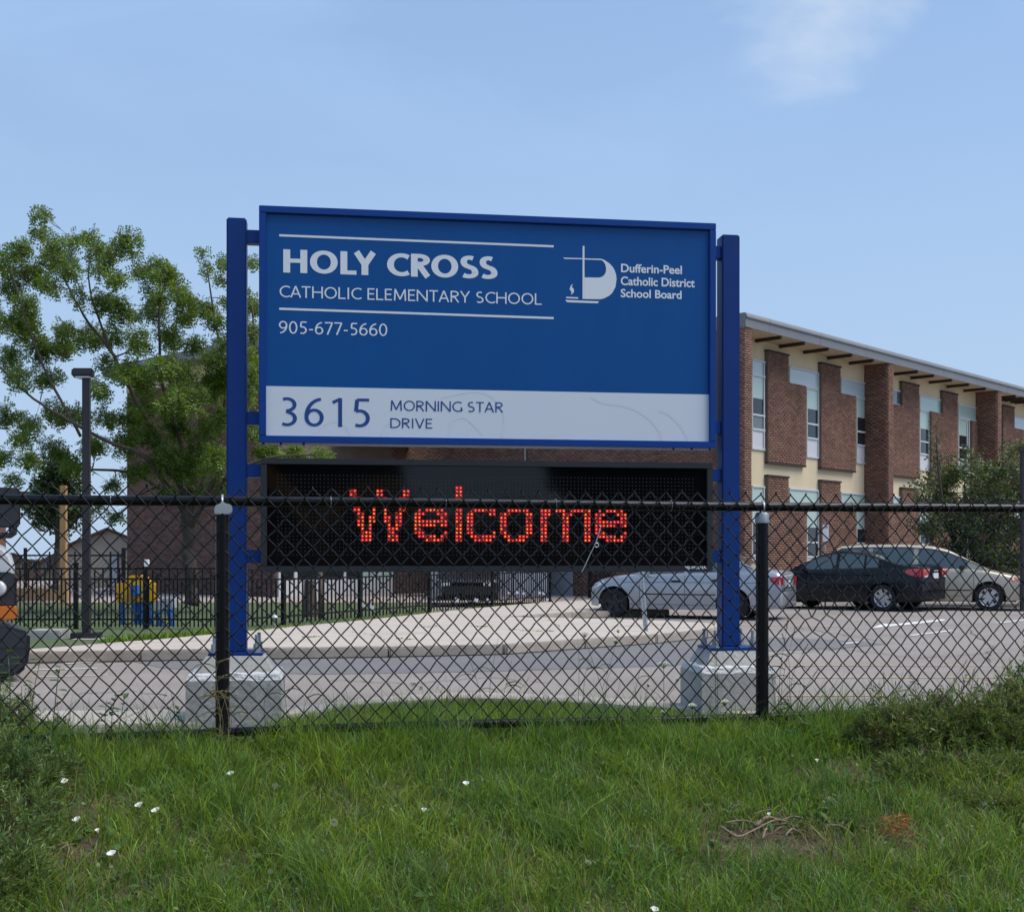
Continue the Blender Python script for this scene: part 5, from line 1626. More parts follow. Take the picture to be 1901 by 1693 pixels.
CL = [(75,395,13),(70,430,15),(92,452,18),(110,470,22),(132,448,14),(172,443,14),(185,470,16),(228,452,24),(206,472,16),(252,470,10),(35,463,22),(8,492,20),(55,498,22),(12,540,20),(90,528,20),(52,562,22),(12,600,20),(48,612,26),(122,498,18),(182,500,18),(216,512,15),(256,506,16),(277,500,13),(303,498,20),(322,520,18),(292,540,20),(332,545,18),(352,556,17),(372,470,9),(384,497,12),(415,486,11),(408,520,9),(377,570,17),(345,580,17),(404,590,14),(150,552,18),(192,562,18),(232,572,22),(272,582,22),(128,604,18),(165,622,20),(215,627,22),(262,630,22),(312,620,22),(356,640,18),(300,668,24),(342,690,24),(392,662,20),(250,690,20),(200,672,18),(185,722,16),(120,640,18),(75,652,20),(20,655,18),(35,700,20),(88,705,18),(15,765,18),(60,782,16),(108,765,18),(148,772,16),(200,772,18),(172,822,18),(230,822,22),(280,800,24),(332,790,26),(382,800,28),(420,760,24),(300,850,28),(352,862,28),(402,850,28),(430,700,22),(465,485,12),(470,560,18),(468,620,18),(462,700,22),(470,790,22),(250,872,20),(100,832,18),(60,852,16),(140,860,20),(545,842,22),(600,845,16),(500,845,22),(205,905,13),(215,955,11),(415,905,18),(378,915,14),(40,815,16),(0,840,16),(445,650,18),(-30,480,24),(-40,560,24),(-50,640,26),(-45,720,22),(-30,790,20),(265,740,22),(310,745,22),(360,740,22),(405,712,22),(25,885,13),(180,940,10),(310,905,14),(415,640,16),(440,600,16),(425,560,12),(390,720,20),(470,660,18),(445,740,20),(330,720,18),(270,700,18),(225,690,16),(240,770,18)]
rg = random.Random(3)
cen, rad = [], []
for (a, b, r) in CL:
    D = TD0+rg.uniform(-1.6, 1.3)
    for k in range(4):
        D2 = D+rg.uniform(-.6,.6); s_ = r*D2/F
        cen.append(tuple(W(a+rg.uniform(-.7,.7)*r, b+rg.uniform(-.7,.7)*r, D2))); rad.append(s_*rg.uniform(.55,1.05))
tree = thing('locust_tree', 'tall feathery locust tree with crooked limbs left of the sign', 'tree', tuple(W(352, 1120, TD0)))
B0 = W(353, 1122, TD0)
def T(a, b, dd_=0): return W(a, b, TD0+dd_)
limbs = [([T(353,1122), T(352,1060), T(350,1000), T(347,960)], [.17,.15,.15,.145]),
         ([T(347,965), T(335,900,-.2), T(300,830,-.4), T(278,790,-.4), T(240,720,-.5), T(205,650,-.6), T(165,600,-.6), T(120,520,-.5), T(80,430,-.4)], [.12,.10,.085,.075,.065,.05,.04,.03,.012]),
         ([T(349,968), T(352,900,.2), T(330,800,.3), T(308,740,.3), T(298,680,.3), T(296,560,.2), T(300,500,.2)], [.11,.09,.075,.06,.05,.035,.015]),
         ([T(350,972), T(375,900,.5), T(400,830,.6), T(420,720,.6), T(400,600,.5), T(385,500,.4)], [.11,.09,.07,.055,.04,.015]),
         ([T(348,990), T(390,905,-.6), T(440,800,-.7), T(470,700,-.8), T(468,560,-.8)], [.10,.08,.06,.045,.02]),
         ([T(342,950), T(270,850,-1.0), T(200,820,-1.2), T(110,770,-1.3), T(50,730,-1.2), T(-30,650,-1.1)], [.09,.07,.055,.045,.035,.02]),
         ([T(150,810,-1.2), T(90,700,-.9), T(50,600,-.8), T(20,500,-.6)], [.05,.04,.03,.015]),
         ([T(205,650,-.6), T(170,550,-.3), T(165,490,-.3), T(180,450,-.2)], [.04,.03,.02,.01]),
         ([T(345,985), T(420,890,-1), T(500,850,-1.2), T(600,845,-1.3)], [.08,.06,.04,.015]),
         ([T(340,940), T(250,880,.6), T(150,870,.8), T(20,850,.9)], [.07,.05,.035,.015])]
limbs = [limbs[0]]+[(p, [q*.66 for q in r]) for p, r in limbs[1:]]
grow(limbs, cen, rad, M['bark'], tree)
frond_mesh('crown', cen, rad, 92, M['leaf'], tree, leaf=.056, aspect=.55, droop=1.1, seed=5, nl=6)
# small dark tree in front of the houses
st = thing('small_dark_tree', 'small dense dark tree behind the lamp post and beside the timber pole', 'tree', tuple(W(108,1095,33)))
cen, rad = [], []
for (a, b, r) in [(110,880,30),(85,905,24),(135,905,24),(75,930,22),(112,930,28),(140,930,20),(108,855,22),(100,955,20),(128,955,18),(60,925,16),(150,945,14),(122,975,10),(80,958,12)]:
    for k in range(4):
        D = 33+rg.uniform(-.7,.7); cen.append(tuple(W(a+rg.uniform(-.5,.5)*r, b+rg.uniform(-.5,.5)*r, D))); rad.append(r*D/F*.75)
grow([([W(105,1095,33),W(105,1030,33),W(106,985,33),W(110,900,33)],[.09,.075,.07,.04])], cen, rad, M['bark'], st)
frond_mesh('crown', cen, rad, 50, M['leafdark'], st, leaf=.10, aspect=.6, droop=.7, seed=8, nl=4)
# shrubby tree at right before the facade
rt = thing('shrubby_tree', 'bushy green tree hiding the right part of the facade beside the van', 'tree', tuple(W(1800,1100,33.5)))
cen, rad = [], []
RL_ = [(1735,795,8),(1738,815,10),(1738,838,10),(1742,865,9),(1728,872,8),(1720,905,16),(1745,900,22),(1770,880,22),(1795,870,20),(1820,885,24),(1850,880,20),(1835,860,14),(1880,870,24),(1905,880,24),(1730,935,22),(1720,965,22),(1760,930,28),(1800,920,30),(1845,920,30),(1890,920,30),(1735,985,24),(1770,975,30),(1815,970,32),(1860,970,32),(1900,980,30),(1745,1020,22),(1790,1015,28),(1835,1025,30),(1880,1040,32),(1795,835,10),(1812,845,12),(1884,835,16),(1900,828,14),(1700,900,8),(1705,880,7),(1940,900,40),(1950,980,45),(1950,1050,40),(1990,930,40),(1800,1050,22),(1850,1070,25),(1900,1075,25),(1765,850,8)]
for (a, b, r) in RL_:
    for k in range(3 if r > 14 else 2):
        D = 33.5+rg.uniform(-1.2,1.0)*(1 if r > 14 else .3); cen.append(tuple(W(a+rg.uniform(-.5,.5)*r, b+rg.uniform(-.5,.5)*r, D))); rad.append(r*D/F*.8)
def T2(a, b, d_=0): return W(a, b, 33.5+d_)
grow([([T2(1810,1115),T2(1808,1040),T2(1800,980),T2(1790,900)],[.14,.11,.07,.03]),([T2(1808,1060),T2(1850,980,.3),T2(1880,900,.3)],[.08,.06,.02]),([T2(1806,1060),T2(1760,980,-.3),T2(1745,900,-.3),T2(1738,800,-.2)],[.08,.06,.035,.01])], cen, rad, M['bark'], rt)
frond_mesh('crown', cen, rad, 42, M['leafr'], rt, leaf=.085, aspect=.55, droop=.5, seed=9, nl=4)
# low hedge right of the van

dark = mat('dark_grey_car_paint', (.02,.021,.025), .35, .2, coat=.5)
p = W(866, 1098, 34)
make_car('dark_parked_car', 'dark car parked end-on beyond the receding picket fence, below the display', (p.x, 33.9), radians(90), 4.4, 1.75,
    [(0,.52),(.08,.68),(.9,.90),(1.4,.97),(3.6,1.03),(4.3,1.03),(4.40,.93),(4.42,.60)],
    [(0,.56),(.3,.70),(1.35,.92),(3.6,.98),(4.42,.92)],
    [(1.2,.95),(1.98,1.36),(2.6,1.46),(3.2,1.42),(4.0,1.04)],
    dict(shield=(2.02,3.3), side=[(1.56,2.38),(2.46,3.18)]), dark, (.90, 3.52), .315,
    dict(sill=.22, seams=[(1.42,.30,.90),(2.42,.27,.93)], handles=[(2.22,.80)], mirror=(1.62,.95), rim=M['wheeldark'], tail_side=[(4.2,.92),(4.2,.75),(4.4,.75),(4.4,.92)],
         tail_rear=[(.55,.92),(.55,.76),(.75,.76),(.75,.9)], head_side=[(.1,.66),(.4,.72),(.3,.6)], head_front=[(.45,.62),(.45,.54),(.68,.52),(.68,.61)], plate=(.72,.84), spokes=5))
shd = thing('pale_grey_shed', 'pale grey corrugated shed wall behind the receding picket fence', 'shed', (W(960,1100,37).x, 37, 0))
a, b = W(795,1060,37.4), W(1022,1060,37.4)
n_ = 26
for i in range(n_):
    x0 = a.x+(b.x-a.x)*i/n_; x1_ = a.x+(b.x-a.x)*(i+1)/n_
    mb = MB(); mb.bbox((x0+.006, 37.4+(.03 if i % 2 else 0), .1), (x1_-.006, 37.55, 2.0)); mb.build('cladding_board', M['panelw'] if i else M['panelw'], shd)
mb = MB(); mb.bbox((a.x-.1,37.3,2.0),(b.x+.1,39.0,2.1)); mb.build('roof', M['fascia'], shd)
# ------------------------------------------------------------------ grass on the bank
def blades(name, N, xr, srange, hgt, wid, m, seed, lean=.5, mask=None, clump=.06, kind=True, seg=3, base=None, up=1.0):
    rg = np.random.default_rng(seed)
    if base is None:
        n0 = int(N*1.0)
        nc = max(1, n0//9)
        cx = rg.uniform(xr[0], xr[1], nc); cs = rg.uniform(srange[0], srange[1], nc)
        ci = rg.integers(0, nc, n0)
        ang = rg.uniform(0, 2*pi, n0); rr = clump*np.sqrt(rg.random(n0))
        u = cx[ci]+rr*np.cos(ang); s = cs[ci]+rr*np.sin(ang)
        cl = rg.uniform(0, 2*pi, nc)[ci]
        x = FA.x+FD.x*(u-FA.x)+FN.x*s; y = FA.y+FD.y*(u-FA.x)+FN.y*s
    else:
        x, y = base; u = x; s = fs(x, y); cl = rg.uniform(0, 2*pi, len(x))
    if mask is not None:
        k = rg.random(len(x)) < mask(x, y, s)
        x, y, s, u, cl = x[k], y[k], s[k], u[k], cl[k]
    n = len(x)
    z = bank(x, y)-.004
    hs = rg.uniform(hgt[0], hgt[1], n)*(1+.45*noise2(x, y, 2.5, 4)+.35*noise2(x, y, 7, 2))
    hs = np.clip(hs, hgt[0]*.5, hgt[1]*1.5)
    w = rg.uniform(wid[0], wid[1], n)
    az = cl+rg.normal(0, .9, n); ln = lean*(.25+rg.random(n)**1.3*1.5)
    dx, dy = np.cos(az), np.sin(az)
    fa = rg.uniform(0, pi, n); wx_, wy_ = np.cos(fa), np.sin(fa)*.7
    rows = []
    for k in range(seg+1):
        t = k/seg
        off = ln*hs*t**1.8
        zz = z+hs*(t-.35*np.minimum(ln,1.6)*t**2.6)*up
        px = x+dx*off; py_ = y+dy*off
        ww = w*(1-t**1.6)*.5+.0002
        if k < seg:
            rows.append(np.stack([px-wx_*ww, py_-wy_*ww, zz], 1)); rows.append(np.stack([px+wx_*ww, py_+wy_*ww, zz], 1))
        else: rows.append(np.stack([px, py_, zz], 1))
    nv = 2*seg+1
    V = np.stack(rows, 1).reshape(-1, 3)
    b = np.arange(n)*nv
    Q = np.concatenate([np.stack([b+2*k, b+2*k+1, b+2*k+3, b+2*k+2], 1) for k in range(seg-1)])
    Tt = np.stack([b+2*seg-2, b+2*seg-1, b+2*seg], 1)
    o = npmesh(name, V, Q, Tt, m)
    o['kind'] = 'stuff'
    return o
def patchy(x, y, s):
    # thinner where the photograph shows bare or dry spots
    px = HX+F*x/np.maximum(y, .5); py_ = HY+F*(EYE-bank(x, y))/np.maximum(y, .5)
    k = np.ones(len(x))
    for (cx, cy, rx, ry, a) in BARE:
        X, D = cx, cy
        k *= 1-a*np.exp(-(((x-X)/rx)**2+((y-D)/ry)**2))
    return np.clip(k, .04, 1)
def gp(px, py_):
    """point on the bank seen at this pixel"""
    lo, hi = 2.5, 12.0
    for _ in range(60):
        m_ = (lo+hi)/2; x = (px-HX)*m_/F; zr = EYE-(py_-HY)*m_/F
        if zr > float(bank(x, m_)): lo = m_
        else: hi = m_
    return Vector(((px-HX)*lo/F, lo, float(bank((px-HX)*lo/F, lo))))
BARE = []
JUN = [(-60,1395,.34),(10,1400,.28),(60,1400,.2),(100,1400,.15),(-40,1480,.3),(30,1490,.22),(80,1450,.15),(-60,1570,.3),(15,1585,.2),(-30,1660,.24),(1655,1400,.18),(1720,1400,.24),(1790,1400,.26),(1850,1400,.26),(1920,1400,.3),(1990,1400,.35),(1720,1450,.18),(1790,1455,.22),(1880,1460,.25),(1960,1465,.3),(1850,1520,.18),(1920,1530,.25)]
for a, b, r in JUN:
    p = gp(a, b); BARE.append((p.x, p.y, r, r*.8, .45 if a < 900 else .12))
for (a, b, rx, ry, k_) in [(150,1500,.22,.14,.7),(120,1600,.16,.1,.8),(300,1420,.2,.06,.5),(1430,1575,.27,.17,1.35),(1500,1560,.2,.1,1.0),(1650,1560,.24,.12,1.05),(1830,1500,.35,.16,.7),(1560,1440,.25,.07,.6),(870,1560,.14,.05,.6),(230,1590,.12,.06,.7),(1750,1440,.3,.1,.5),(1170,1500,.12,.05,.5),(1470,1385,.28,.05,.75)]:
    p = gp(a, b); BARE.append((p.x, p.y, rx, ry, k_))
def dens_far(x, y, s): return patchy(x, y, s)*np.where(np.abs(x) > 3.2, .35, 1)
blades('bank_grass', 118000, (-3.4, 3.6), (-.05, 2.75), (.045,.15), (.0028,.0058), M['grass'], 21, lean=.7, mask=dens_far, clump=.05)
blades('bank_grass', 50000, (-3.4, 3.6), (-.15, 2.75), (.06,.16), (.0026,.0050), M['grass2'], 22, lean=.65, mask=dens_far, clump=.07)
blades('bank_grass', 14000, (-3.4, 3.6), (-.25, .40), (.09,.20), (.0024,.0045), M['grass'], 23, lean=.55, mask=dens_far, clump=.05)
def drym(x, y, s): return np.clip(1.1-patchy(x, y, s)+.35*(noise2(x, y, 2.7, 15) > .35), .08, 1)*np.where(x > 1.0, 1.0, .6)
blades('dry_grass', 40000, (-3.4, 3.6), (-.1, 2.6), (.04,.13), (.0015,.003), M['straw'], 24, lean=1.0, mask=drym, clump=.05)
blades('island_grass', 46000, (-1.9, 2.1), (-4.6, -.2), (.05,.15), (.003,.006), M['grass'], 25, lean=.5, mask=lambda x,y,s: ((y < kerbY(x)-np.interp(x, [-3.3,-1.9,-1.6,1.7,2.1,3.0],[1.0,.75,.5,.5,.5,.5])) & (x > -1.75) & (x < 1.9))*1.0, clump=.08)
# wider fringe that other views would see
blades('bank_grass', 30000, (-12, 12), (-.3, 4.2), (.06,.15), (.004,.008), M['grass'], 26, lean=.6, mask=lambda x,y,s: (np.abs(x) > 3.2)*1.0, clump=.12, seg=2)
blades('long_grass', 9500, (-3.4, 3.6), (-.2, 2.7), (.14,.27), (.0022,.0042), M['grass'], 29, lean=.9, mask=lambda x,y,s: (noise2(x,y,1.9,12) > .1)*.8, clump=.04, seg=5)
blades('fence_grass', 2600, (-3.2, 3.4), (-.12, .2), (.16,.34), (.0022,.004), M['grass2'], 30, lean=.6, mask=lambda x,y,s: (noise2(x,y,2.6,9) > 0)*1., clump=.05, seg=5)
# broad small leaves among the grass (clover, plantain)
def leaves_on(name, N, m, seed, size, xr=(-3.2,3.4), sr=(-.05,2.7), hz=(.02,.07), mask=None, pts=None):
    rg = np.random.default_rng(seed)
    if pts is None:
        u = rg.uniform(*xr, N); s = rg.uniform(*sr, N)
        x = FA.x+FD.x*(u-FA.x)+FN.x*s; y = FA.y+FD.y*(u-FA.x)+FN.y*s
        if mask is not None:
            k = rg.random(N) < mask(x, y, s); x, y = x[k], y[k]
        z = bank(x, y)+rg.uniform(hz[0], hz[1], len(x))
    else: x, y, z = pts
    n = len(x)
    P = np.stack([x, y, z], 1)
    a = rg.normal(size=(n,3)); a[:,2] = a[:,2]*.4+.1; a /= np.linalg.norm(a, axis=1)[:,None]
    b = np.cross(a, rg.normal(size=(n,3))*.5+np.array((0,0,1))); b /= np.linalg.norm(b, axis=1)[:,None]
    L = rg.uniform(size[0], size[1], n)[:,None]; w = L*.32
    cz = np.array((0,0,-1))
    V = np.stack([P, P+a*L*.35+b*w, P+a*L*.75+b*w*.8+cz*L*.05, P+a*L+cz*L*.15, P+a*L*.75-b*w*.8+cz*L*.05, P+a*L*.35-b*w], 1).reshape(-1,3)
    i0 = np.arange(n)*6
    Q = np.concatenate([np.stack([i0, i0+1, i0+2, i0+3], 1), np.stack([i0, i0+3, i0+4, i0+5], 1)])
    o = npmesh(name, V, Q, None, m); o['kind'] = 'stuff'; return o
leaves_on('small_weed_leaves', 24000, M['weedleaf'], 31, (.010,.024), mask=lambda x,y,s: np.clip(.55+.6*noise2(x, y, 2.1, 8), .1, 1))
leaves_on('plantain_leaves', 6000, M['weedleaf'], 36, (.03,.06), hz=(.015,.05), mask=lambda x,y,s: (noise2(x, y, 3.1, 5) > .15)*.8)
# leaf litter and dead stalks on the soil
leaves_on('leaf_litter', 9000, M['deadbrown'], 32, (.008,.022), hz=(.0,.02), mask=lambda x,y,s: np.clip(1.15-patchy(x,y,s), .05, 1))

# ------------------------------------------------------------------ junipers
def juniper(label, pts, m, seed, dens=1.0, mats=None):
    """pts: (px, py, radius_m, height_m) mounds on the bank"""
    rg = np.random.default_rng(seed)
    p0 = gp(pts[0][0], pts[0][1])
    t = thing('juniper_shrub', label, 'shrub', tuple(p0), 'creeping junipers on the bank')
    Vs = []; Vd = []
    stem = MB()
    for (a, b, r, h) in pts:
        c = gp(a, b) if len((a, b)) == 2 else None
        n = int(430*dens*(r/.2)**2)
        th = rg.uniform(0, 2*pi, n); rr = np.sqrt(rg.random(n))
        x = c.x+r*rr*np.cos(th); y = c.y+r*.8*rr*np.sin(th)
        zt = bank(x, y)+h*(1-rr**2)**.6*(.55+.45*rg.random(n))*(1+.45*noise2(x, y, 8, seed)+.25*noise2(x, y, 19, seed+1))
        nrm_ = np.stack([np.cos(th)*rr*1.2, np.sin(th)*rr*1.2-.15, .9-.3*rr], 1)+rg.normal(size=(n,3))*.38
        nrm_ /= np.linalg.norm(nrm_, axis=1)[:,None]
        P0 = np.stack([x, y, zt], 1)-nrm_*.05
        L = rg.uniform(.035,.085, n)
        side = np.cross(nrm_, rg.normal(size=(n,3))); side /= np.linalg.norm(side, axis=1)[:,None]
        dead = rg.random(n) < np.clip(.06+.5*(noise2(x, y, 5, seed+3) > .62), 0, 1)
        for k in range(9):
            tt = .15+.85*k/8; sg = 1 if k % 2 else -1
            base = P0+nrm_*(L*tt*.9)[:,None]
            d = nrm_*.8+side*sg*.75*(1-tt*.5)+rg.normal(size=(n,3))*.22
            if k == 8: d = nrm_+rg.normal(size=(n,3))*.1
            d /= np.linalg.norm(d, axis=1)[:,None]
            w_ = np.cross(d, rg.normal(size=(n,3))); w_ /= np.linalg.norm(w_, axis=1)[:,None]
            ll = (L*.42)[:,None]; ww = .0028
            q = np.stack([base-w_*ww*.6, base+d*ll*.5-w_*ww, base+d*ll, base+d*ll*.5+w_*ww], 1)
            Vs.append(q[~dead].reshape(-1,3)); Vd.append(q[dead].reshape(-1,3))
        for k in range(int(5+r*30)):
            a1 = random.uniform(0, 2*pi); q = sqrt(random.random())*.85
            e = Vector((c.x+r*q*cos(a1), c.y+r*.8*q*sin(a1), 0)); e.z = float(bank(e.x, e.y))+h*(1-q*q)**.6*.8
            s0 = Vector((c.x+random.uniform(-.05,.05), c.y, float(bank(c.x, c.y))))
            stem.tube([s0, s0.lerp(e, .5)+UP*random.uniform(-.02,.03), e], [.005,.004,.002], 4, cap=False)
    V = np.concatenate(Vs); npmesh('foliage', V, np.arange(len(V)).reshape(-1,4), None, m, t)
    V = np.concatenate(Vd)
    if len(V): npmesh('dead_sprays', V, np.arange(len(V)).reshape(-1,4), None, M['deadbrown'], t)
    stem.build('stems', M['bark'], t)
juniper('dark creeping juniper at the left fence end under the truck bumper', [(-60,1395,.30,.44),(10,1400,.26,.40),(55,1400,.20,.33),(100,1400,.17,.24),(-120,1395,.35,.46)], M['juniper'], 41)
juniper('green juniper mat along the left edge of the bank', [(-40,1480,.28,.26),(30,1490,.22,.22),(80,1450,.17,.18),(-60,1570,.28,.24),(15,1585,.20,.20),(60,1540,.13,.15),(-30,1660,.24,.20),(30,1650,.14,.16)], M['juniperblue'], 42)
juniper('brown-tipped juniper patch in the lower left corner of the bank', [(-50,1690,.22,.12),(0,1680,.15,.10)], M['juniper'], 46, .8)
juniper('large dark juniper growing through the fence at the right', [(1655,1400,.20,.28),(1720,1400,.24,.31),(1790,1400,.26,.31),(1850,1400,.26,.31),(1920,1400,.3,.34),(1618,1398,.13,.20),(1990,1400,.35,.36)], M['juniper'], 43)
juniper('low juniper mat spreading over the right side of the bank', [(1700,1440,.20,.10),(1790,1445,.24,.11),(1880,1450,.26,.12),(1960,1455,.3,.14),(1840,1500,.20,.08),(1920,1510,.26,.10)], M['juniper'], 44, .55)
juniper('high juniper tuft at the right edge above the mat', [(1880,1370,.14,.40),(1925,1370,.20,.46)], M['juniperblue'], 45, 1.1)
juniper('small bluish juniper seedling clump beside the orange dead spray', [(1600,1545,.09,.05),(1640,1500,.07,.05),(1500,1545,.08,.05)], M['juniperblue'], 47, .9)

# orange dead spray
dj = gp(1662, 1560)
t = thing('dead_spray', 'bright orange dead juniper spray lying on the bare patch at the right', 'dead spray', tuple(dj))
rg2 = np.random.default_rng(5); Vd = []
for i in range(240):
    a = rg2.uniform(0, 2*pi); r = .06*sqrt(rg2.random()); c = np.array((dj.x+r*1.2*cos(a), dj.y+r*.6*sin(a), dj.z+.02+.085*rg2.random()))
    d = rg2.normal(size=3); d[2] = abs(d[2])*.5; d /= np.linalg.norm(d); w_ = np.cross(d, rg2.normal(size=3)); w_ /= np.linalg.norm(w_)
    l_ = rg2.uniform(.015,.04)
    Vd += [c-w_*.0015, c+d*l_*.5-w_*.0022, c+d*l_, c+d*l_*.5+w_*.0022]
npmesh('sprays', np.array(Vd), np.arange(len(Vd)).reshape(-1,4), None, M['deadjun'], t)
mb = MB(); mb.tube([dj+Vector((-.06,0,.012)), dj+Vector((0,.0,.03)), dj+Vector((.06,-.01,.02))], .004, 6); mb.build('stem', M['twig'], t)
# roots
rt_ = thing('exposed_root', 'weathered grey branching roots lying in the bare hollow right of centre', 'root', tuple(gp(1430,1560)))
for pts, r in (([(1338,1552),(1345,1562),(1370,1564),(1400,1558),(1440,1545),(1470,1538)],.0055),([(1402,1551),(1425,1540),(1450,1534),(1470,1533),(1490,1541)],.0075),([(1416,1574),(1422,1562),(1432,1556),(1450,1552)],.005),([(1352,1530),(1364,1518),(1385,1506)],.004),([(1345,1545),(1380,1546),(1420,1543),(1460,1545)],.0035),([(1458,1570),(1470,1562),(1482,1555)],.005),([(1530,1550),(1560,1556),(1590,1566)],.0045),([(1400,1528),(1430,1525),(1455,1530)],.003)):
    P = [gp(a, b)+UP*(.040+.016*sin(i*2.1)) for i, (a, b) in enumerate(pts)]
    mb = MB(); P = [Vector(p) for p in smoothpts([tuple(p) for p in P], 4)]
    mb.tube(P, [1.15*r*(1-.62*i/len(P)) for i in range(len(P))], 7); mb.build('branch', M['twig'], rt_, smooth=True)
    mb = MB()
    for k in range(4):
        q0 = P[random.randint(1, len(P)-2)]; d = Vector((random.uniform(-1,1), random.uniform(-.5,.5), random.uniform(0,.6)))*.05
        mb.tube([q0, q0+d*.5+Vector((0,0,.008)), q0+d], [.0022,.0016,.0009], 4)
    mb.build('twig', M['twig'], rt_)
lt_ = thing('dry_twigs', 'small pile of pale dry twigs on the bare patch at the left', 'twigs', tuple(gp(120,1580)))
for pts in ([(97,1586),(115,1580),(135,1574)],[(104,1570),(118,1578),(133,1588)],[(124,1578),(128,1590),(125,1604)],[(110,1592),(122,1583),(140,1580)]):
    mb = MB(); mb.tube([gp(a,b)+UP*.03 for a,b in pts], [.003,.0028,.0015], 5); mb.build('twig', M['straw'], lt_)
# pebble / litter
mb = MB(); c = gp(1826,1505)+UP*.03; mb.tube([c-FD*.012, c, c+FD*.013], [.006,.014,.007], 8); o = mb.build('white_scrap', M['cardwhite'], smooth=True); tag(o, 'small white scrap lying in the dry grass at the right edge', 'litter')

# ------------------------------------------------------------------ flowers
def bindweed(px, py_, r, label, tilt=0):
    p = gp(px, py_+34); d = p.y
    x = (px-HX)*d/F; z = EYE-(py_-HY)*d/F; c = Vector((x, d, z)); g = Vector((x, d, float(bank(x, d))))
    t = thing('white_flower', label, 'flower', tuple(g), 'white bindweed flowers in the grass')
    mb = MB(); n = 15
    axis = Vector((random.uniform(-.3,.3), -.35+tilt, 1)).normalized(); a = axis.cross(Vector((0,1,0))).normalized(); b = axis.cross(a)
    prev = None
    rings = [(0,-.010,.002),(0,-.002,.5*r),(0,.004,.82*r),(0,.005,r)]
    for (_, h, rr) in rings:
        cur = []
        for k in range(n):
            an = 2*pi*k/n; w = 1+(.07*cos(5*an) if rr > .3*r else 0)
            cur.append(len(mb.v)); mb.v.append(tuple(c+axis*h+(a*cos(an)+b*sin(an))*rr*w))
        if prev:
            for k in range(n): mb.f.append((prev[k], prev[(k+1)%n], cur[(k+1)%n], cur[k])); mb.m.append(0)
        prev = cur
    mb.build('petals', M['petal'], t, smooth=True)
    mb = MB(); mb.tube([g, (g+c)/2+Vector((.005,0,0)), c-axis*.01], .0012, 4); mb.build('stem', M['weedleaf'], t)
for (a, b, r, l_) in [(118,1450,.0175,'white flower beside the green juniper, uppermost on the left'),(258,1494,.0175,'left one of two white flowers close together on the left'),(289,1504,.018,'right one of two white flowers close together on the left'),(142,1521,.0165,'white flower above the bare brown patch at left'),(181,1541,.009,'tiny white flower bud right of the bare brown patch'),(207,1584,.0175,'white flower lowest on the left, beside a bare spot'),(428,1436,.016,'white flower in the grass below the left fence post'),(865,1454,.014,'white flower in the middle of the bank'),(787,1503,.011,'half closed white flower left of the middle of the bank'),(1215,1688,.015,'white flower at the bottom edge of the picture'),(1428,1511,.008,'tiny white flower above the exposed roots'),(1517,1411,.008,'small mauve-white flower below the dock leaves')]:
    bindweed(a, b, r, l_)
# ------------------------------------------------------------------ tall weeds by the fence
def stalk(mb, P, r0=.0018, r1=.0008, n=4): mb.tube([Vector(p) for p in smoothpts([tuple(q) for q in P], 3)], [r0, r1], n, cap=False) if False else mb.tube([Vector(p) for p in P], [r0+(r1-r0)*i/(len(P)-1) for i in range(len(P))], n, cap=False)
def atD(px, py_, D): return W(px, py_, D)
def lace(px, py_, r, base_px, label, D, side=()):
    g = gp(base_px, 1352); D0 = D
    c = atD(px, py_, D)
    base = Vector(((base_px-HX)*D/F, D, float(bank((base_px-HX)*D/F, D))))
    t = thing('wild_carrot', label, 'wild flower', tuple(base), 'wild carrots along the fence')
    mb = MB(); mid = base.lerp(c, .55)+Vector((.01,0,0)); stalk(mb, [base, mid, c-UP*.03], .002, .0013)
    um = MB()
    def umbel(cc, rr):
        for i in range(26):
            a = i*2.4; q = sqrt((i+.5)/26)*rr
            e = cc+Vector((q*cos(a), q*sin(a), .006*(1-(q/rr)**2)*2))
            mb.tube([cc-UP*rr*.8, e-UP*.002], [.0007,.0005], 3, cap=False)
            for k in range(5):
                p = e+Vector((random.uniform(-1,1), random.uniform(-1,1), random.uniform(-.3,.5)))*.0045
                um.disc(p, .0022, (random.uniform(-.4,.4),-.4,1), 5)
    umbel(c, r)
    for (a, b, rr) in side:
        e = atD(a, b, D); stalk(mb, [mid, mid.lerp(e, .5)+Vector((.005,0,0)), e-UP*.015], .0014, .0009); umbel(e, rr)
    mb.build('stalk', M['weedleaf'], t); um.build('umbel', M['lace'], t)
lace(1232, 1232, .034, 1226, 'wild carrot with a white umbel just left of the right footing', 6.75, ((1258,1262,.012),(1204,1272,.012)))
lace(1086, 1176, .028, 1150, 'tall wild carrot leaning left before the pavement', 6.9, ((1143,1190,.020),(1148,1172,.010)))
lace(1285, 1310, .022, 1278, 'short wild carrot with greenish umbel in front of the right footing', 6.2, ((1346,1303,.020),))
lace(1232, 1322, .016, 1250, 'small low wild carrot beside the right footing base', 6.4, ())
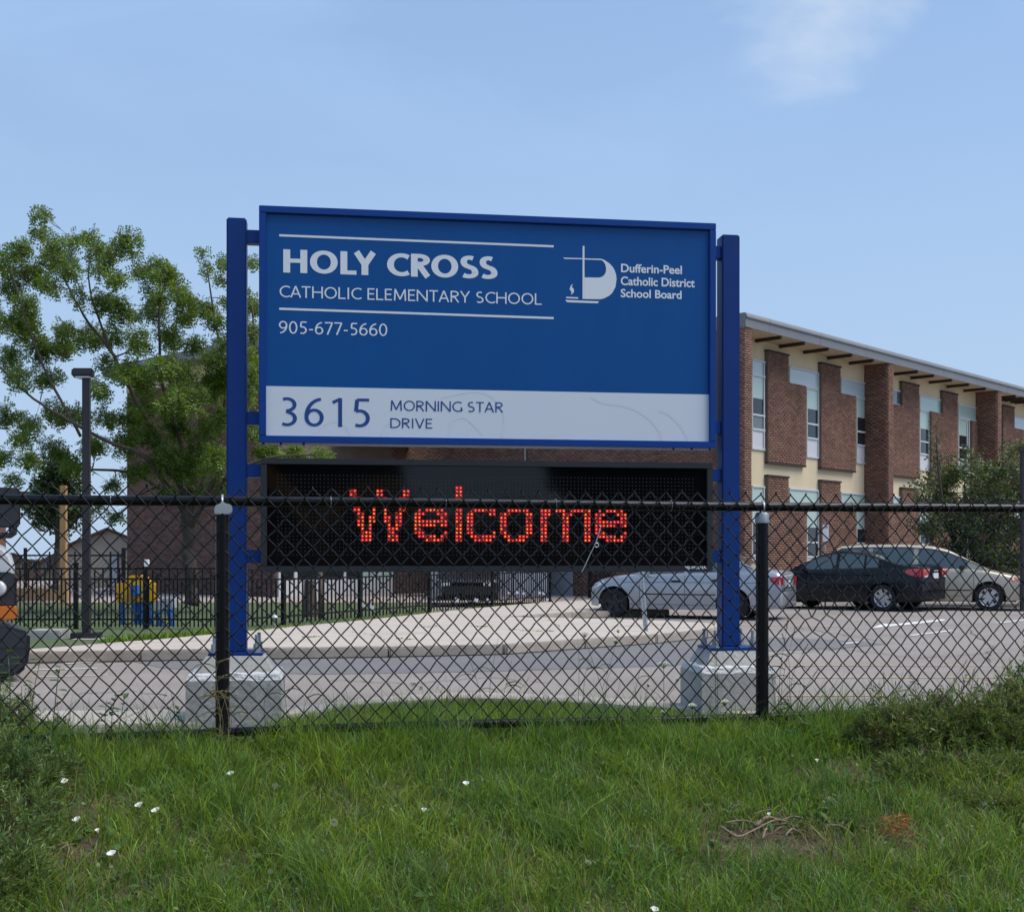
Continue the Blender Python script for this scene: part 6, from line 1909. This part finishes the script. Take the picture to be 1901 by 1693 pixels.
def tall_grass(label, stems, D, m, heads=False, leaves=True, mh=None):
    g = Vector(((stems[0][0][0]-HX)*D/F, D, 0)); g.z = float(bank(g.x, g.y))
    t = thing('tall_grass', label, 'grass clump', tuple(g), 'tall grass clumps along the fence')
    mb = MB(); lv = MB(); hd = MB()
    for pts in stems:
        d_ = D+random.uniform(-.06,.06)
        P = [atD(a, b, d_) for a, b in pts]
        x0 = P[0].x; P[0].z = float(bank(x0, d_))
        P = [Vector(p) for p in smoothpts([tuple(p) for p in P], 4)]
        stalk(mb, P, .0016, .0007, 4)
        if leaves:
            for k in range(2, len(P)-2, 3):
                s_ = random.choice((-1,1)); L_ = random.uniform(.07,.15); w_ = random.uniform(.002,.004)
                pr = None
                for q in range(6):
                    f = q/5; c = P[k]+Vector((s_*L_*f, random.uniform(-.002,.002), L_*(.8*f-1.1*f*f)))
                    ww = w_*(1-f**2)+.0003
                    cur = (c-UP*ww*.8+Vector((0,ww*.5,0)), c+UP*ww*.8-Vector((0,ww*.5,0)))
                    if pr: lv.poly([pr[0], cur[0], cur[1], pr[1]])
                    pr = cur
        if heads:
            e = P[-1]; q = (P[-1]-P[-3]).normalized()
            for i in range(26):
                c = e-q*.06*(i/26); r_ = .003
                hd.disc(c+Vector((random.uniform(-1,1),random.uniform(-1,1),random.uniform(-1,1)))*r_, .0032, (random.uniform(-1,1),-1,random.uniform(-1,1)), 4)
    mb.build('stem', m, t)
    if lv.f: lv.build('blade', m, t)
    if hd.f: hd.build('seed_head', mh or M['straw'], t)
tall_grass('tall thin grass stems standing right of the right fence post', [[(1445,1345),(1448,1250),(1463,1150)],[(1450,1345),(1452,1270),(1476,1165)],[(1462,1345),(1466,1240),(1452,1175)],[(1470,1345),(1470,1260),(1500,1195)],[(1440,1345),(1436,1280),(1425,1210)],[(1478,1345),(1490,1290),(1520,1240)]], 6.5, M['weedleaf'], heads=True)
tall_grass('tall green grass stems in the middle of the fence', [[(905,1345),(910,1270),(925,1185)],[(900,1345),(890,1280),(862,1200)],[(915,1345),(935,1290),(950,1225)],[(920,1345),(960,1290),(985,1255)],[(890,1345),(880,1300),(915,1245)]], 6.3, M['grass2'])
tall_grass('thin tall grass stems right of the middle of the fence', [[(1070,1345),(1075,1250),(1072,1180)],[(1080,1345),(1085,1260),(1100,1225)],[(1120,1345),(1128,1260),(1170,1190)],[(1165,1345),(1180,1280),(1196,1215)]], 6.6, M['weedleaf'])
tall_grass('dry tan stalks bent around the left fence post', [[(412,1400),(408,1320),(402,1240),(425,1222)],[(418,1400),(404,1310),(400,1265),(428,1250)],[(405,1400),(410,1330),(420,1290),(428,1265)],[(420,1400),(424,1330),(412,1288),(402,1283)],[(415,1395),(430,1340),(424,1300),(405,1285)],[(409,1400),(414,1340),(404,1300),(395,1275)]], 5.68, M['straw'], heads=True)
tall_grass('sparse dry grass stems under the left footing', [[(560,1365),(565,1310),(590,1265)],[(540,1365),(530,1300),(527,1250)],[(500,1370),(490,1310),(505,1255)]], 6.0, M['weedleaf'])
tall_grass('bleached grass stalk leaning at the right of the fence', [[(1700,1370),(1740,1310),(1795,1225)],[(1650,1380),(1645,1320),(1640,1250)],[(1760,1370),(1790,1300),(1810,1240)]], 6.2, M['straw'], heads=True)
# leafy weeds
def leafy(label, stems, D, size=.05, nleaf=9, m=None):
    g = Vector(((stems[0][0][0]-HX)*D/F, D, 0)); g.z = float(bank(g.x, g.y))
    t = thing('leafy_weed', label, 'weed', tuple(g), 'leafy weeds along the fence')
    mb = MB(); lv = MB()
    for pts in stems:
        P = [atD(a, b, D+random.uniform(-.04,.04)) for a, b in pts]; P[0].z = float(bank(P[0].x, D))
        P = [Vector(p) for p in smoothpts([tuple(p) for p in P], 5)]
        stalk(mb, P, .0028, .001, 5)
        for k in range(nleaf):
            c = P[int((.15+.85*k/nleaf)*(len(P)-1))]
            a = random.uniform(0, 2*pi); d = Vector((cos(a), sin(a)*.7, random.uniform(.1,.7))).normalized()
            s_ = d.cross(UP).normalized(); L_ = size*random.uniform(.6,1.2); w = L_*.22
            pts_ = [c, c+d*L_*.35+s_*w, c+d*L_*.7+s_*w*.7-UP*L_*.05, c+d*L_-UP*L_*.2, c+d*L_*.7-s_*w*.7-UP*L_*.05, c+d*L_*.35-s_*w]
            lv.poly([pts_[0], pts_[1], pts_[2], pts_[3]]); lv.poly([pts_[0], pts_[3], pts_[4], pts_[5]])
    mb.build('stem', M['weedleaf'], t); lv.build('leaves', m or M['weedleaf'], t)
leafy('leafy dark weed growing through the wire between the left juniper and the footing', [[(205,1375),(208,1330),(215,1290)],[(200,1375),(195,1340),(198,1300)],[(212,1375),(225,1330),(232,1285)]], 5.75, .055, 11)
leafy('leafy weed with narrow leaves beside the left footing', [[(330,1370),(325,1330),(318,1285)],[(340,1370),(338,1340),(328,1310)]], 5.85, .05, 8)
leafy('weed in front of the truck bumper at the left edge', [[(20,1330),(18,1270),(14,1205)],[(50,1340),(62,1290),(78,1215)],[(90,1340),(105,1280),(112,1235)],[(5,1330),(0,1280),(8,1230)]], 5.35, .055, 10)
leafy('broad-leaved dock spreading below the fence right of the post', [[(1500,1380),(1508,1360),(1520,1345)],[(1500,1382),(1485,1366),(1470,1362)],[(1500,1382),(1530,1368),(1545,1366)],[(1610,1380),(1612,1350),(1616,1325)],[(1610,1380),(1595,1365),(1580,1360)]], 6.15, .095, 5)
leafy('low green weed under the bottom rail left of the post', [[(260,1385),(255,1370),(250,1355)],[(270,1385),(290,1370),(300,1360)],[(285,1390),(280,1372),(270,1365)]], 5.75, .06, 8)
leafy('small climbing weed against the blue right post', [[(1330,1340),(1328,1260),(1327,1195)],[(1333,1340),(1331,1240),(1326,1150)]], 9.3, .06, 10)
# weeds along the pavement edges
def kerb_weeds(name, spots, n, m):
    rg = np.random.default_rng(77); V = []
    for (a, b, w, h, z0) in spots:
        for k in range(n):
            p = G(a+rg.normal()*w, b, z0); p.y += rg.normal()*.05
            d = rg.normal(size=3)*.5; d[2] = abs(d[2])+.8; d /= np.linalg.norm(d)
            s_ = np.cross(d, rg.normal(size=3)); s_ /= np.linalg.norm(s_); L = h*rg.uniform(.4,1.2)
            c = np.array(p); V += [c-s_*.004, c+d*L*.5-s_*.008, c+d*L, c+d*L*.5+s_*.008]
    o = npmesh(name, np.array(V), np.arange(len(V)).reshape(-1,4), None, m); o['kind'] = 'stuff'
kerb_weeds('kerb_weeds', [(1008,1147,4,.16,0),(1030,1146,7,.2,0),(1052,1146,7,.17,0),(1075,1144,8,.09,0),(1262,1180,12,.15,.02),(1285,1179,8,.10,.02),(705,1208,8,.07,0),(1240,1181,5,.13,.02)], 55, M['grass'])
kerb_weeds('kerb_weeds', [(1255,1179,14,.12,.02),(706,1204,3,.14,0),(1240,1180,8,.10,.02)], 30, M['straw'])
kerb_weeds('kerb_weeds', [(470+i*9, 1172-i*.93, 6, .07, .14) for i in range(60)], 10, M['grass'])
kerb_weeds('kerb_weeds', [(190+i*7, 1196-i*.6, 6, .13, .13) for i in range(36)], 26, M['grass'])
kerb_weeds('joint_weeds', [(a, b, 5, .02, .15) for a, b in [(880,1163),(890,1164),(900,1163),(950,1169),(975,1171),(1000,1172),(790,1164),(805,1163),(566,1183),(575,1183),(586,1182),(740,1186),(760,1187),(1020,1172)]], 26, M['grass'])

# ------------------------------------------------------------------ behind the camera: what the display and car windows mirror
def backtree(label, x, y, h, r, seed, m):
    t = thing('street_tree', label, 'tree', (x, y, -.4), 'street trees behind the viewer')
    rg = random.Random(seed); cen = []; rad = []
    for k in range(46):
        a = rg.uniform(0, 2*pi); q = sqrt(rg.random())*r; zz = rg.uniform(.32, 1.0)
        w = 1-((zz-.6)/.45)**2*.6
        cen.append((x+q*cos(a)*w, y+q*sin(a)*w, h*zz-.4)); rad.append(r*.30)
    grow([([(x,y,-.45),(x+.1,y,h*.3),(x,y+.1,h*.7)],[.22,.17,.06])], cen, rad, M['bark'], t, rg=rg)
    frond_mesh('crown', cen, rad, 9, m, t, leaf=.30, aspect=.7, seed=seed, nl=4)
backtree('dark street tree behind the viewer across the road', 3.5, -42, 12, 5.2, 61, M['leafdark'])
backtree('dark street tree behind the viewer, farther right', 22.5, -40, 11, 4.6, 62, M['leafdark'])
backtree('dark street tree behind the viewer at far left', -18.5, -30, 10, 4.5, 63, M['leafdark'])
hs = thing('dark_brick_house', 'dark brick house with a low roof across the street behind the viewer', 'house', (2, -64, -.4))
mb = MB(); mb.bbox((-16,-70,-.4),(40,-62,3.0)); mb.build('wall', M['houseb'], hs)
mb = MB(); mb.prism([(-17,-61.5,3.0),(41,-61.5,3.0),(37,-66,4.6),(-13,-66,4.6)], (0,-.2,0)); mb.build('roof', M['roofdark'], hs)
wr = thing('overhead_wires', 'overhead wires crossing the street behind the viewer', 'wires', (0,-85,-.4))
for k in range(5):
    mb = MB(); P = []
    for i in range(31):
        t_ = i/30; P.append((-20+80*t_, -85-.6*k, 5.6+.75*k+((t_-.5)**2)*7-.5*(k % 2)))
    mb.tube(P, .035, 5); mb.build('wire', M['carblack'], wr)
for xx in (-20, 60):
    mb = MB(); mb.tube([(xx,-86,-.45),(xx,-86,12)], .16, 10); mb.build('pole', M['bark'], wr)
ex = thing('excavator', 'yellow excavator with raised boom working behind the viewer', 'excavator', (2, -11, -.45))
EXV = lambda P: [(-3.6-x, y-1.5, z+.35) for x, y, z in P]
mb = MB(); mb.prism(EXV([(-8.2,-9.6,1.7),(-5.2,-9.6,1.9),(-5.2,-9.6,2.6),(-6.6,-9.6,2.85),(-8.2,-9.6,1.6)]), (0,-2.2,0)); mb.build('cab', M['exyellow'], ex, bevel=.08)
mb = MB(); mb.prism(EXV([(-6.4,-9.55,1.4),(-5.5,-9.55,1.4),(-5.5,-9.55,2.4),(-6.4,-9.55,2.5)]), (0,.03,0)); mb.build('window', M['carglass'], ex)
mb = MB(); mb.prism(EXV([(-5.4,-10,1.2),(-4.9,-10,1.1),(-4.2,-10,2.4),(-3.6,-10,2.7),(-3.1,-10,3.4),(-3.8,-10,3.3),(-4.6,-10,2.7)]), (0,-.35,0)); mb.build('boom', M['exyellow'], ex, bevel=.03)
mb = MB(); mb.prism(EXV([(-3.7,-10.05,3.2),(-3.2,-10.05,3.3),(-2.9,-10.05,1.3),(-3.2,-10.05,1.2)]), (0,-.25,0)); mb.build('stick', M['exyellow'], ex, bevel=.03)
for yy in (-11.0, -13.1):
    mb = MB(); mb.prism([(1.3,yy,-.4),(5.0,yy,-.4),(5.3,yy,0),(5.0,yy,.5),(1.3,yy,.5),(1.0,yy,0)], (0,-.5,0)); mb.build('track', M['tyre'], ex, bevel=.08)
